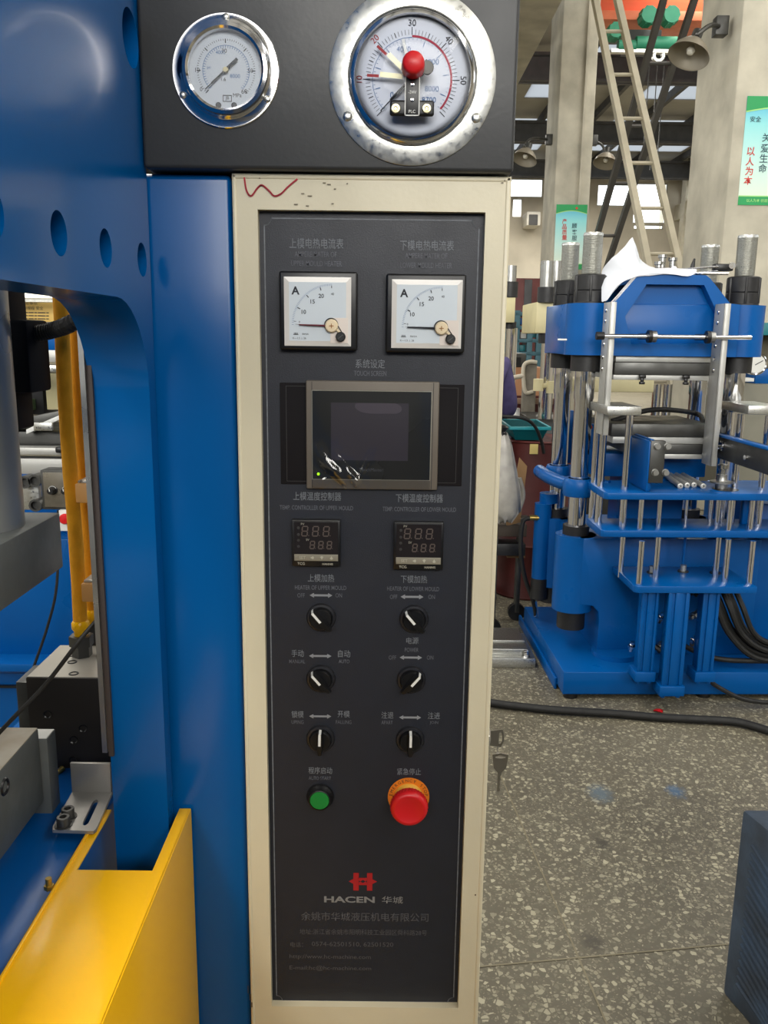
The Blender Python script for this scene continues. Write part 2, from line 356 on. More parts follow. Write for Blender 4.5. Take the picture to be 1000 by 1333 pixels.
# galvanised bracket with slot and two socket screws
br = thing('angle_bracket', 'galvanised slotted angle bracket bolted down beside the blue post', 'bracket', (-.31, -.02, zy))
zb = .9535
A_, B_, C_, D_ = at(66, 1080, Z=zb), at(124, 1082, Z=zb), at(147, 1029, Z=zb), at(95, 1029, Z=zb)
def brk_plate():
    b = bmesh.new(); n = 10
    P = [A_+(B_-A_)*.04, A_+(B_-A_)*.96, B_+(C_-B_)*.06, C_, D_, A_+(D_-A_)*.08]
    def uv(u, v): return (A_*(1-u)+B_*u)*(1-v)+(D_*(1-u)+C_*u)*v
    sl = [uv(.68+.055*math.cos(t), .16+.03-.08*math.sin(t)) if True else 0 for t in [i*math.pi/6 for i in range(7)]]
    sl = [uv(.70+.07*math.cos(t), .22-.1*math.sin(t)) for t in [i*math.pi/6 for i in range(7)]]+[uv(.70+.07*math.cos(t), .66-.1*math.sin(t)) for t in [math.pi+i*math.pi/6 for i in range(7)]]
    for z, flip in ((zb, 0), (zb-.0035, 1)):
        o = [b.verts.new((p.x, p.y, z)) for p in P]; i_ = [b.verts.new((p.x, p.y, z)) for p in sl]
        eo = [b.edges.new((o[k], o[(k+1) % 6])) for k in range(6)]; ei = [b.edges.new((i_[k], i_[(k+1) % 14])) for k in range(14)]
        bmesh.ops.triangle_fill(b, edges=eo+ei, use_beauty=True)
        if not flip: O1, I1 = o, i_
    for k in range(6): b.faces.new((O1[k], O1[(k+1) % 6], o[(k+1) % 6], o[k]))
    for k in range(14): b.faces.new((I1[k], i_[k], i_[(k+1) % 14], I1[(k+1) % 14]))
    bmesh.ops.recalc_face_normals(b, faces=b.faces); mb = MB(); mb.bm.free(); mb.bm = b; return mb
m_brk = mat('brushed_zinc', (172, 170, 166), .38, .7, var=.05, scale=30)
obj('base_flange', brk_plate(), m_brk, br, smooth=0)
hT = at(95, 989, Y=D_.y+.004).z
mb = MB(); mb.prism([(D_.x, zb-.0035), (C_.x, zb-.0035), (C_.x, hT), (D_.x, hT)], 'y', D_.y-.0035, D_.y+.0005, .0008)
obj('upright_flange', mb, m_brk, br)
for px, py in ((88, 1052), (82, 1063)):
    q = at(px, py, Z=zb+.01)
    mb = MB().lathe((q.x, q.y, zb), (0, 0, 1), [(.0001, .0035), (.0036, .0035), (.0036, .010), (.0062, .010), (.0066, .0092), (.0066, .0008), (.009, .0008), (.009, 0)], 20)
    obj('socket_screw', mb, m_dsteel, br)
# heating platens and ram column
zt = at(78, 667, Y=.1).z; xr = at(78, 667, Y=.1).x; zbp = at(82, 738, Y=.1).z
plat = thing('heating_platen', 'thick grey steel platen under the ram column, inside the press', 'platen', (xr-.2, -.1, zbp))
obj('plate', MB().box(xr-.42, xr, -.6, .1, zbp, zt, .002), m_plat, plat)
colr = thing('ram_column', 'round bright steel column rising from the grey platen', 'column', (-.43, -.06, zt))
cr = .05; qx = at(28, 686, Z=zt)
obj('shaft', MB().cyl((qx.x-cr, qx.y-.0, zt-.001), (qx.x-cr, qx.y, 1.72), cr, seg=48), mat('ground_column_steel', (160, 162, 160), .32, .45, var=.12, scale=8, rvar=.2), colr)
# black switch box with corrugated conduit
sb = thing('switch_box', 'black box with corrugated conduit, beside the round steel column', 'switch', (-.42, .12, 1.38))
a, b_ = at(20, 416, Y=.12), at(49, 487, Y=.12)
obj('housing', MB().box(a.x-.03, b_.x, .10, .16, b_.z-.02, a.z, .004), mat('matt_black_box', (14, 17, 24), .75, spec=.2), sb)
obj('cover', MB().box(at(10, 384, Y=.12).x-.02, at(19, 384, Y=.12).x, .10, .15, a.z-.12, at(10, 378, Y=.12).z+.02, .003), mat('matt_black_box', (14, 17, 24)), sb)
p0, p1, p2 = at(40, 436, Y=.125), at(72, 429, Y=.12), at(98, 418, Y=.1)
path = spline([p0, p1, p2, p2+Vector((.05, 0, .03))], 26)
L_ = len(path)
obj('corrugated_conduit', MB().tube(path, .01, 12, rf=lambda t: .0078+.0014*(1 if int(t*(L_-1)) % 3 else -1)), m_blkr, sb, smooth=0)
# two yellow sleeved hoses standing on the manifold
zm = at(33, 882, Y=.1).z
zr = zm; d1 = at(72, 840, Z=zm)
man = thing('manifold_block', 'dark steel manifold block carrying the two yellow hoses', 'manifold', (-.33, .15, .8))
a = at(33, 882, Y=.1)
obj('block', MB().box(a.x, -.288, .1, d1.y, .80, zm, .0015), mat('black_oxide_steel', (52, 48, 46), .35, .5, var=.1, scale=8), man, label='block with a bright ground top')
obj('ground_top', MB().box(a.x+.0015, -.289, .1015, d1.y-.001, zm, zm+.0006), mat('ground_steel_top', (170, 165, 154), .4, .3, var=.06), man)
a2 = at(20, 888, Y=.13)
obj('side_block', MB().box(a2.x, a.x, .13, d1.y-.02, .86, a2.z, .0015), m_dsteel, man)
for px, py in ((62, 930), (108, 948), (96, 963), (95, 990)):
    q = at(px, py, Y=.0995)
    obj('tapped_hole', MB().lathe((q.x, q.y, q.z), (0, -1, 0), [(.0001, -.004), (.0032, -.004), (.0036, 0), (.0048, .0008), (.0048, 0)], 16), m_blk, man)
for px, py in ((94, 862), (96, 877), (92, 853)):
    q = at(px, py, Z=zm+.0006)
    obj('tapped_hole', MB().lathe((q.x, q.y, zm+.0006), (0, 0, 1), [(.0001, -.002), (.0035, -.002), (.0042, .0008), (.0055, .0008), (.006, 0)], 16), m_blk, man)
mb_c = [(75, 390, 107, 850, .17, .0085, 'nearer of the two yellow sleeved hoses on the manifold block'), (93, 424, 121, 820, .215, .0076, 'farther yellow sleeved hose, half hidden behind the nearer one')]
for px, py, qx_, qy_, yy, r, lab in mb_c:
    p = at(qx_, qy_, Y=yy); h = thing('hydraulic_hose', lab, 'hose', (p.x, yy, zm), group='yellow hydraulic hoses')
    z0 = zm+.001
    pts = [(p.x+.001*math.sin(k*.9), yy, z0+.046+(1.75-z0-.046)*k/14) for k in range(15)]
    obj('sleeve', MB().tube(pts, r, 18, rf=lambda t: r*(1+.03*math.sin(t*50))), m_hose, h, smooth=60)
    obj('ferrule', MB().lathe((p.x, yy, z0), (0, 0, 1), [(r*.9, .047), (r*1.25, .043), (r*1.25, .036), (r*.95, .032), (r*.95, .0245)], 24), m_yel, h)
    obj('hex_nut', MB().cyl((p.x, yy, z0+.0135), (p.x, yy, z0+.0265), .0148, seg=6), m_dsteel, h, smooth=20)
    obj('adapter', MB().cyl((p.x, yy, z0-.001), (p.x, yy, z0+.0145), .0125, seg=6), m_dsteel, h, smooth=20)
for i, (px, py, pqx, pqy) in enumerate(((97, 626, 120, 655), (105, 756, 128, 784))):
    a, b_ = at(px, py+4, Y=.12), at(pqx, pqy, Y=.12)
    t = thing('hose_clamp', ['tan block clamp holding the yellow hoses, upper of two', 'tan block clamp holding the yellow hoses, lower of two'][i], 'clamp', (a.x, .12, b_.z), group='tan hose clamps')
    obj('block', MB().box(a.x, b_.x, .12, .26, b_.z, a.z, .0015), m_wood, t)
    obj('cap_plate', MB().box(a.x+.002, b_.x, .125, .255, a.z, a.z+.003, .0006), m_galv, t)
# thin black cable across the manifold
P = [at(135, 797, Y=.0), at(105, 832, Y=-.02), at(60, 890, Y=-.03), at(12, 940, Y=-.05), at(-30, 985, Y=-.05)]
obj('black_cable', MB().tube(spline(P, 6), .0022, 8), m_blkr, label='thin black cable slanting across the dark manifold block', cat='cable')
# lower steel mould block (rusty top) and piece behind it
xm = at(57, 1040, Y=.0).x; tz = at(55, 947, Y=.0).z; bz = at(58, 1043, Y=.0).z
mo = thing('mould_block', 'grey steel mould block with a rust-stained top, near the angle bracket', 'mould', (xm-.1, -.2, bz))
obj('body', MB().box(xm-.25, xm, -.6, .0, bz, tz-.0012, .0015), m_plat, mo)
obj('lid', MB().box(xm-.25, xm-.0008, -.599, -.0005, tz-.0012, tz, .0005), mat('rusty_steel_top', (205, 200, 184), .6, 0, var=.1, scale=11, col2=(150, 128, 98)), mo, label='top plate with a brown stain')
q = at(6, 1024, X=xm)
obj('port', MB().lathe((xm, q.y, q.z), (1, 0, 0), [(.0001, -.001), (.005, -.001), (.006, .0015), (.008, .0015), (.009, 0)], 20), m_blk, mo)
a = at(74, 947, Y=.03)
sp_ = thing('spacer_block', 'light steel spacer block just behind the rust-stained mould block', 'block', (a.x-.03, .03, .9))
obj('body', MB().box(a.x-.05, a.x, .002, .026, .93, a.z, .001), m_plat, sp_)
obj('ground_top', MB().box(a.x-.049, a.x-.001, .003, .025, a.z, a.z+.0005), m_alu, sp_)
obj('brass_rod', MB().cyl(at(60, 1022, Y=.07), at(82, 1000, Y=.095), .0035, seg=14), m_brass, label='short brass rod between the mould block and the bracket', cat='rod')
obj('floor_plate', MB().box(-.62, -.288, .0, .6, .76, .799, .002), m_blue, press)
# ---------------------------------------------------------------- second press seen through the frame window
fp = thing('rear_press', 'blue press seen through the window of the nearer frame, with aluminium rails', 'press', (-.9, 1.5, 0))
def Yb(n, px0, py0, px1, py1, y, dep, m, bev=.002, lab=None, par=None):
    a, b_ = at(px0, py0, Y=y), at(px1, py1, Y=y)
    return obj(n, MB().box(a.x, b_.x, y, y+dep, b_.z, a.z, bev), m, par or fp, label=lab)
Yb('crosshead', -60, 425, 130, 458, 1.45, .3, m_blue2)
Yb('upper_rail', -40, 455, 112, 472, 1.3, .05, m_alu)
Yb('upper_rail_lower_edge', -40, 474, 112, 485, 1.29, .05, m_galv)
Yb('screw_head', 44, 476, 53, 486, 1.27, .02, m_blk, .004)
Yb('cream_panel', 58, 486, 120, 534, 1.55, .05, m_creamm)
Yb('dark_box', -20, 484, 58, 540, 1.56, .2, m_blk)
Yb('green_part', 16, 520, 40, 535, 1.52, .04, mat('dull_green', (70, 90, 60), .6))
a, b_ = at(-30, 556, Y=1.35), at(112, 528, Y=1.35)
mb = MB(); mb.prism([(a.x, a.z-.03), (b_.x, b_.z-.02), (b_.x, b_.z), (a.x, a.z)], 'y', 1.35, 1.42, .001); obj('grey_arm', mb, m_dsteel, fp)
a, b_ = at(38, 558, Y=1.34), at(90, 539, Y=1.34)
mb = MB(); mb.prism([(a.x, a.z-.012), (b_.x, b_.z-.005), (b_.x, b_.z+.006), (a.x, a.z)], 'y', 1.32, 1.36, .001); obj('white_trim', mb, mat('white_edge', (230, 232, 230), .4), fp)
Yb('label_plate', 43, 550, 68, 561, 1.3, .01, m_galv)
text('label_print', '4.5#', at(50, 557, Y=1.298), .006, m_ink, fp)
Yb('mould_plate', -40, 561, 112, 582, 1.36, .25, m_dsteel)
Yb('lower_rail', -40, 582, 112, 593, 1.3, .05, m_alu)
Yb('screw_head', 71, 582, 80, 590, 1.28, .02, m_blk, .004)
Yb('apron', -40, 596, 112, 618, 1.31, .05, m_alu)
Yb('body_panel', -60, 618, 140, 700, 1.6, .1, m_blue2)
Yb('body_panel', -60, 700, 140, 862, 1.5, .1, m_blue2)
Yb('body_ledge', -60, 864, 120, 876, 1.42, .12, m_blue2)
Yb('body_base', -60, 876, 120, 1010, 1.52, .1, m_blue2)
Yb('shadow_gap', -60, 892, 40, 896, 1.5, .01, m_blk, 0)
mb = MB(); p = [at(76, 664, Y=1.45), at(74, 760, Y=1.42), at(62, 815, Y=1.42), at(44, 868, Y=1.42)]
obj('cable', mb.tube(spline(p, 6), .004, 8), m_blkr, fp)
for i, (px, py) in enumerate(((34, 627), (47, 625), (48, 657))):
    q = at(px, py, Y=1.27); obj('pipe_fitting', MB().lathe(q, (0, -1, 0), [(.0001, .0), (.011, 0), (.011, .012), (.016, .012), (.016, -.03)], 16), m_dsteel, fp)
Yb('fitting_plate', 28, 620, 52, 664, 1.28, .02, m_galv)
# small knob panel
kp = thing('knob_panel', 'small black-rimmed silver control panel with knobs, seen behind the yellow hoses', 'control panel', at(75, 650, Y=1.15))
def Kb(n, *a, **k): return Yb(n, *a, par=kp, **k)
Kb('frame', 52, 612, 125, 664, 1.16, .05, m_dsteel)
Kb('face', 55, 615, 122, 661, 1.155, .006, mat('brushed_face', (130, 124, 112), .3, .5, var=.2, scale=30))
for px in (69, 87, 105):
    q = at(px, 638, Y=1.155)
    k = obj('knob', MB().lathe(q, (0, -1, 0), [(.0001, .02), (.007, .02), (.008, .016), (.0085, .004), (.011, .003), (.011, 0)], 20), m_blk, kp)
    ring(q.x, q.z, 1.1515, .0088, .0105, -110, 60, 20, mb := MB()); obj('arc_mark', mb, m_white, kp, smooth=0)
    mb = MB(); tick(mb, q.x, q.z, 1.134, 0, .007, -10, .002); obj('pointer', mb, m_white, k, smooth=0)
obj('stand', MB().box(at(112, 650, Y=1.22).x, at(112, 650, Y=1.22).x+.04, 1.22, 1.26, 0, at(112, 650, Y=1.22).z, .002), m_dsteel, kp)
Kb('lower_face', 76, 664, 125, 692, 1.15, .05, mat('white_edge', (230, 232, 230), .4))
q = at(87, 674, Y=1.15)
obj('stop_button', MB().lathe(q, (0, -1, 0), [(.0001, .022), (.010, .021), (.0125, .017), (.0125, .011), (.007, .008), (.007, 0)], 24), m_red, kp, label='red stop button')
# yellow notice behind
a, b_ = at(18, 388, Y=1.9), at(68, 419, Y=1.9)
no = thing('yellow_notice', 'small yellow printed notice under a bright lamp tube, seen through the frame window', 'sign', (a.x, 1.9, b_.z))
obj('board', MB().box(a.x-.05, b_.x+.03, 1.9, 1.91, b_.z, a.z, .001), mat('yellow_notice_board', (240, 200, 110), .6), no)
text('notice_heading', '注意事项', at(38, 394, Y=1.898), .012, m_ink, no)
text('notice_heading', '操作规程 安全', at(41, 401, Y=1.898), .011, m_ink, no)
for i in range(3): text('notice_line', '— — —— — ——— —', at(46, 407+i*4.0, Y=1.898), .003, m_ink, no, w=.085)
a, b_ = at(10, 379, Y=1.8), at(70, 386, Y=1.8)
tl = thing('lamp_tube', 'glowing white tube lamp above the yellow notice', 'lamp', (a.x, 1.8, b_.z))
mm = mat('lit_tube', (255, 246, 222), .4, emit=1.5)
obj('tube', MB().cyl((a.x-.05, 1.8, (a.z+b_.z)/2), (b_.x+.02, 1.8, (a.z+b_.z)/2), .012, seg=16), mm, tl)
obj('channel', MB().box(a.x-.05, b_.x+.02, 1.815, 1.85, b_.z-.016, a.z+.01), m_galv, tl)
# ================================================================ gauge box
GZ = 1.5985
gb = thing('gauge_box', 'black sheet-metal box with two round gauges, on top of the control cabinet', 'gauge panel', (-.05, 0, GZ))
obj('front_plate', MB().box(-.2222, .1155, -.012, .22, GZ, 1.93, .0035, 3), m_black, gb)
GY = -.012
def screws(cx, cz, R, angs, par, y=GY-.0018, r=.0034):
    for a in angs:
        t = math.radians(a); q = Vector((cx+R*math.sin(t), y, cz+R*math.cos(t)))
        s_ = obj('screw', MB().lathe(q, (0, -1, 0), [(.0001, .0017), (r*.5, .0017), (r*.9, .0008), (r, 0)], 14), m_galv, par)
# small gauge
c = at(294, 93, Y=GY); gx, gz = c.x, c.z
g = obj('pressure_gauge', MB().lathe((gx, GY, gz), (0, -1, 0), [(.0478, 0), (.0478, .0012), (.047, .002), (.041, .0022), (.040, .003), (.0395, .0075), (.0375, .0082), (.037, .0)], 72), m_chrome, gb, label='small chrome pressure gauge with three flange screws')
gc = at(292.5, 89, Y=GY-.012); cx, cz = gc.x, gc.z
obj('bezel', MB().lathe((cx, GY, cz), (0, -1, 0), [(.0385, .001), (.0385, .010), (.0375, .0125), (.0345, .0135), (.0325, .012), (.0322, .006)], 72), m_chrome, g)
obj('dial', MB().lathe((cx, GY, cz), (0, -1, 0), [(.0001, .005), (.0325, .005)], 48), m_dial, g)
mb = MB(); y = GY-.0053
for i in range(61): tick(mb, cx, cz, y, .0245 if i % 10 else .0225, .026, -135+270*i/60, .0004 if i % 10 else .0008)
obj('scale_ticks', mb, m_ink, g, smooth=0)
mb = MB(); ring(cx, cz, y, .0205, .0209, -135, 135, 60, mb)
for i in range(45): tick(mb, cx, cz, y, .0185, .0205, -135+270*i/44, .0004)
obj('inner_scale', mb, m_bink, g, smooth=0)
def P(px, py): q = at(px, py, Y=y-.0002); return (q.x, y-.0002, q.z)
for s_, px, py, h in (('10', 257, 91, .0036), ('50', 326, 92, .0036), ('60', 318, 119, .0038), ('30', 292, 66, .0034), ('MPa', 309, 124, .0032), ('0', 262, 116, .0034), ('1.6', 291, 103, .003)):
    text('numeral', s_, P(px, py), h, m_ink, g)
text('numeral', '8000', P(306, 99), .0032, m_bink, g); text('numeral', 'psi', P(272, 88), .0028, m_bink, g); text('numeral', '4000', P(287, 68), .003, m_bink, g)
obj('stamp_mark', (lambda m_: (m_.box(cx-.0035, cx+.0045, y-.0003, y, cz-.0255, cz-.0250), m_.box(cx-.0035, cx+.0045, y-.0003, y, cz-.0205, cz-.0200), m_.box(cx-.0035, cx-.003, y-.0003, y, cz-.0255, cz-.02), m_.box(cx+.004, cx+.0045, y-.0003, y, cz-.0255, cz-.02), m_)[-1])(MB()), m_ink, g, smooth=0)
text('numeral', 'JB', (cx+.0005, y-.0003, cz-.0228), .0032, m_ink, g)
for dx in (-.0075, .0065): obj('stamp_mark', MB().lathe((cx+dx, y, cz-.0285), (0, -1, 0), [(.0001, .0003), (.0026, .0003), (.0026, 0)], 20), m_ink, g, smooth=0)
mb = MB(); tick(mb, cx, cz, GY-.008, -.014, 0, -131, .0026); tick(mb, cx, cz, GY-.008, 0, .017, -131, .0016); tick(mb, cx, cz, GY-.008, .016, .0245, -131, .0008)
obj('needle', mb, m_ink, g, smooth=0)
obj('needle_hub', MB().lathe((cx, GY-.007, cz), (0, -1, 0), [(.0001, .0028), (.002, .0026), (.0026, .001), (.0026, 0)], 20), m_creamm, g)
obj('cover_glass', MB().lathe((cx, GY-.0108, cz), (0, -1, 0), [(.0001, .0003), (.0325, .0003), (.0328, 0)], 48), m_glass, g)
screws(gx, gz, .0436, (2, 122, 242), g)
# contact gauge
c = at(537, 101, Y=GY); gx, gz = c.x, c.z
g = obj('contact_gauge', MB().lathe((gx, GY, gz), (0, -1, 0), [(.0745, 0), (.0745, .0014), (.074, .0018), (.058, .002), (.0572, .0012), (.0572, 0)], 96), m_galv, gb, label='large galvanised contact gauge with a red cap')
gc = at(537.5, 98.5, Y=GY-.01); cx, cz = gc.x, gc.z
obj('inner_well', MB().lathe((cx, GY, cz), (0, -1, 0), [(.0572, .0), (.0545, -.004), (.054, 0)], 64), m_blk, g)
obj('bezel', MB().lathe((cx, GY, cz), (0, -1, 0), [(.0562, .0), (.0562, .004), (.0555, .0065), (.054, .0078), (.0515, .0085), (.0512, .003)], 96), m_chrome, g)
obj('dial', MB().lathe((cx, GY, cz), (0, -1, 0), [(.0001, .001), (.0525, .001)], 64), mat('gauge_dial_white', (214, 218, 228), .5, var=.02), g)
y = GY-.0014; sc_ = 1/1325.
dcx, dcz = cx-.001, cz-.001
def D(px, py): q = at(px, py, Y=y-.0002); return (q.x, y-.0002, q.z)
def D2(u, v): return D(430+u/4.7619, v/4.7619)
mb = MB()
for i in range(61): tick(mb, dcx, dcz, y, .0368, .041 if i % 10 else .043, -135+270*i/60, .00035 if i % 5 else .0007)
obj('scale_ticks', mb, m_ink, g, smooth=0)
mb = MB(); ring(dcx, dcz, y, .0348, .0366, 0, 132, 60, mb); obj('red_arc', mb, mat('crimson_ink', (170, 30, 60), .6), g, smooth=0)
mb = MB(); ring(dcx, dcz, y, .0345, .0349, -135, 0, 60, mb)
for i in range(44): tick(mb, dcx, dcz, y, .0325, .034, -135+270*i/43.5, .0003)
for k in (1000, 2000, 3000, 4000, 5000, 6000, 7000, 8000): tick(mb, dcx, dcz, y, .0285, .0325, -135+270*k/8700, .0006)
obj('inner_scale', mb, m_bink, g, smooth=0)
for s_, a in (('30', 0), ('40', 45), ('50', 90), ('20', -45), ('10', -90)):
    t = math.radians(a); f = Vector((math.cos(t), 0, -math.sin(t))); u = Vector((math.sin(t), 0, math.cos(t)))
    text('numeral', s_, Vector((dcx, y-.0002, dcz))+u*.0465, .0052, m_ink if s_ not in ('20', '10') else m_redp, g, frame=(f, u))
for s_, u, v in (('6000', 630, 382), ('8000', 630, 550), ('8700', 612, 618), ('4000', 455, 305)): text('numeral', s_, D2(u, v), .0046, m_bink, g, w=.0125)
text('numeral', '0', D2(382, 588), .005, m_bink, g)
# clear domed cover
obj('clear_cover', MB().lathe((cx, GY, cz), (0, -1, 0), [(.0001, .017), (.020, .0168), (.036, .0155), (.0445, .0125), (.0488, .0095), (.0505, .008)], 64), m_dome, g)
# pointers under the cover
mb = MB(); tick(mb, dcx, dcz, GY-.006, 0, .026, -135, .0026); tick(mb, dcx, dcz, GY-.006, .02, .0385, -135, .001); tick(mb, dcx, dcz, GY-.006, -.02, 0, -128, .009)
obj('needle', mb, m_ink, g, smooth=0)
m_brz = mat('pale_brass', (205, 198, 158), .4, .3)
for a, L in ((-85.5, .0395), (-48, .040)):
    mb = MB(); tick(mb, dcx, dcz, GY-.0085, .008, .028, a, .0042); obj('setting_hand', mb, m_brz, g, smooth=0)
    mb = MB(); tick(mb, dcx, dcz, GY-.007, .029, L, a-2, .0024); obj('setting_tip', mb, m_redp, g, smooth=0)
mb = MB(); tick(mb, dcx, dcz, GY-.006, .012, .033, -14, .0026); obj('white_pointer', mb, m_white, g, smooth=0)
# black terminal strip on the cover, red cap, screws
yc = GY-.0185
a, b_ = at(527.5, 100, Y=yc), at(546, 151, Y=yc)
st = obj('terminal_strip', MB().box(a.x, b_.x, yc, yc+.003, b_.z, a.z, .0006), m_blk, g)
mb = MB(); w_ = .0004
for X0, X1, Z0, Z1 in ((a.x, a.x+w_*2, b_.z, a.z), (b_.x-w_*2, b_.x, b_.z, a.z), (a.x, b_.x, b_.z, b_.z+w_*2)): mb.box(X0, X1, yc-.0003, yc, Z0, Z1)
obj('white_border', mb, m_white, st, smooth=0)
xm_ = (a.x+b_.x)/2
for dz in (.0255, .013): obj('rivet', MB().lathe((xm_, yc, b_.z+dz), (0, -1, 0), [(.0001, .0012), (.0014, .001), (.0017, 0)], 14), m_chrome, st)
text('numeral', '-24V', (xm_, yc-.0004, b_.z+.0193), .0026, m_white, st); text('numeral', 'PLC', (xm_, yc-.0004, b_.z+.0036), .0026, m_white, st)
mb = MB().box(a.x-.013, b_.x+.013, yc+.001, yc+.006, b_.z+.0005, b_.z+.0135, .002, 3); obj('cross_plate', mb, m_blk, g)
for px in (515.2, 555.5):
    q = at(px, 141.5, Y=yc+.001)
    obj('screw', MB().lathe((q.x, yc+.001, q.z), (0, -1, 0), [(.0001, .0008), (.0012, .0008), (.0018, .002), (.0036, .0018), (.0042, .0009), (.0042, 0)], 20), mat('zinc_yellow', (215, 208, 170), .3, .8), g)
q = at(538.5, 79.5, Y=yc-.0155)
obj('red_cap', MB().lathe((q.x, yc+.003, q.z), (0, -1, 0), [(.0101, 0), (.0101, .004), (.0097, .0135), (.009, .0165), (.0072, .018), (.0001, .0185)], 40), m_red, g, label='ribbed red cap')
obj('lock_lug', MB().lathe(at(556, 88, Y=GY-.016), (0, -1, 0), [(.0001, .001), (.0055, .001), (.006, 0)], 24), m_dsteel, g)
screws(gx, gz, .0668, (1, 120, 240), g, r=.0044)
# ================================================================ control cabinet
cab = thing('control_cabinet', 'cream steel control cabinet with a navy instrument face, on the shop floor', 'cabinet', (-.014, .1, 0))
X0, X1 = -.1438, .1155; FZ0, FZ1 = .7005, 1.5652; FX0, FX1 = -.1205, .0925; PY = .009
mb = MB()
for x0, x1, z0, z1 in ((X0, FX0, .0, 1.5968), (FX1, X1, .0, 1.5968), (FX0, FX1, FZ1, 1.5968), (FX0, FX1, 0, FZ0)):
    mb.box(x0, x1, 0, .012, z0, z1)
mb.box(X0, X1, .012, .25, 0, 1.5968)
bmesh.ops.remove_doubles(mb.bm, verts=mb.bm.verts, dist=1e-5)
# soft folded outer edges
mb2 = MB(); fr = obj('housing', mb, m_cream, cab, smooth=0)
for n_, a in (('edge_fold', (X0, X0+.004, -.0008, .004, 0, 1.5968)), ('edge_fold', (X1-.005, X1, -.0008, .004, 0, 1.5968)), ('edge_fold', (X0, X1, -.0008, .004, 1.592, 1.5968))):
    obj(n_, MB().box(*a, .0015, 3), m_cream, cab)
face = obj('faceplate', MB().box(FX0, FX1, PY, PY+.0028, FZ0, FZ1), m_navy, cab, label='dark navy faceplate', smooth=0)
# red hand-drawn mark and black smudges on the cream top rail
P = [at(*p, Y=-.0012) for p in ((318, 231), (321, 248), (327, 255), (335, 245), (341, 241), (350, 248), (357, 255), (366, 252), (375, 243), (387, 233))]
def strip(pts, w, y):
    mb = MB(); pts = spline(pts, 6)
    for a, b_ in zip(pts, pts[1:]):
        d = (b_-a).normalized(); n_ = Vector((-d.z, 0, d.x))*w/2
        mb.quad(*[Vector((p.x, y, p.z)) for p in (a-n_-d*w*.15, b_-n_+d*w*.15, b_+n_+d*w*.15, a+n_-d*w*.15)])
    return mb
obj('red_scribble', strip(P, .0016, -.0011), mat('red_marker', (190, 40, 60), .6), cab, label='red marker scribble', smooth=0)
mb = MB()
for px, py, w in ((422, 238, 4), (428, 240, 5), (436, 246, 3), (394, 252, 4), (403, 255, 6), (654, 238, 3), (657, 235, 2), (385, 266, 5), (400, 268, 4), (433, 265, 3), (338, 232, 2), (452, 239, 2)):
    q = at(px, py, Y=-.001); mb.box(q.x-w*.0003, q.x+w*.0004, -.0011, -.0009, q.z-.0004, q.z+.0004)
obj('smudge', mb, mat('faded_black_mark', (120, 112, 96), .8), cab, smooth=0)['kind'] = 'stuff'
mb = MB()
for px, py, w, h in ((326, 1298, 2, 10), (328, 1308, 1.5, 8), (323, 1288, 1, 12), (619, 1165, 1.5, 2)):
    q = at(px, py, Y=-.001); mb.box(q.x-w*.0004, q.x+w*.0004, -.0012, -.0009, q.z-h*.0004, q.z+h*.0004)
obj('paint_chip', mb, mat('chipped_brown', (70, 56, 40), .8), cab, smooth=0)['kind'] = 'stuff'
Yp = PY-.00035
def pp(px, py, d=0.): return at(px, py, Y=PY-d)
# printed border with notched corners
def border():
    x0, z1 = pp(344, 284).x, pp(344, 284).z; x1 = pp(624, 290).x; z0 = pp(365, 1302).z; c = .0065; w = .0011
    mb = MB()
    def seg(a, b_):
        a = Vector((a[0], 0, a[1])); b_ = Vector((b_[0], 0, b_[1])); d = (b_-a).normalized(); n_ = Vector((-d.z, 0, d.x))*w/2; d = d*w*.4
        mb.quad(*[Vector((p.x, Yp, p.z)) for p in (a-n_-d, b_-n_+d, b_+n_+d, a+n_-d)])
    loop = [(x0, z0+c), (x0, z1-c)]
    for cx_, cz_, a0 in ((x0, z1, 270), (x1, z1, 180), (x1, z0, 90), (x0, z0, 0)):
        arc = [(cx_+c*math.cos(math.radians(a0+t)), cz_+c*math.sin(math.radians(a0+t))) for t in range(0, 91, 15)]
        loop += arc
    for a, b_ in zip(loop, loop[1:]): seg(a, b_)
    seg(loop[-1], loop[0]); return mb
obj('printed_border', border(), m_print, face, smooth=0)
def cap(s, px, py, hp, wp=None, m=None, ax='c', bold=.004):
    text('caption', s, pp(px, py, .0004), hp/1320, m or m_print, face, w=wp/1320 if wp else None, ax=ax, bold=bold)
d_ = m_printd
cap('上模电热电流表', 412, 317, 12.5, 68); cap('AMPERE MATER OF', 411, 331, 6.5, 53, d_); cap('UPPER MOULD HEATER', 412, 343, 6.5, 64, d_)
cap('下模电热电流表', 556, 319.5, 12.5, 68); cap('AMPERE MATER OF', 555, 333, 6.5, 53, d_); cap('LOWER MOULD HEATER', 555, 345.5, 6.5, 65, d_)
cap('系统设定', 482, 473.5, 11.5, 38); cap('TOUCH SCREEN', 482, 486, 6.5, 42, d_)
cap('上模温度控制器', 413, 646, 11.5, 64); cap('下模温度控制器', 546, 648.5, 11.5, 63)
cap('TEMP. CONTROLLER OF UPPER MOULD', 412, 661, 6, 98, d_); cap('TEMP. CONTROLLER OF LOWER MOULD', 546, 663, 6, 98, d_)
cap('上模加热', 418, 752.5, 11, 36); cap('HEATER OF UPPER MOULD', 417.5, 765, 6, 70, d_); cap('OFF', 392, 775, 6, 10, d_); cap('ON', 441, 775, 6, 9, d_)
cap('下模加热', 539, 754, 11, 36); cap('HEATER OF LOWER MOULD', 538, 766.5, 6, 71, d_); cap('OFF', 512.5, 777, 6, 10, d_); cap('ON', 562, 777, 6, 9, d_)
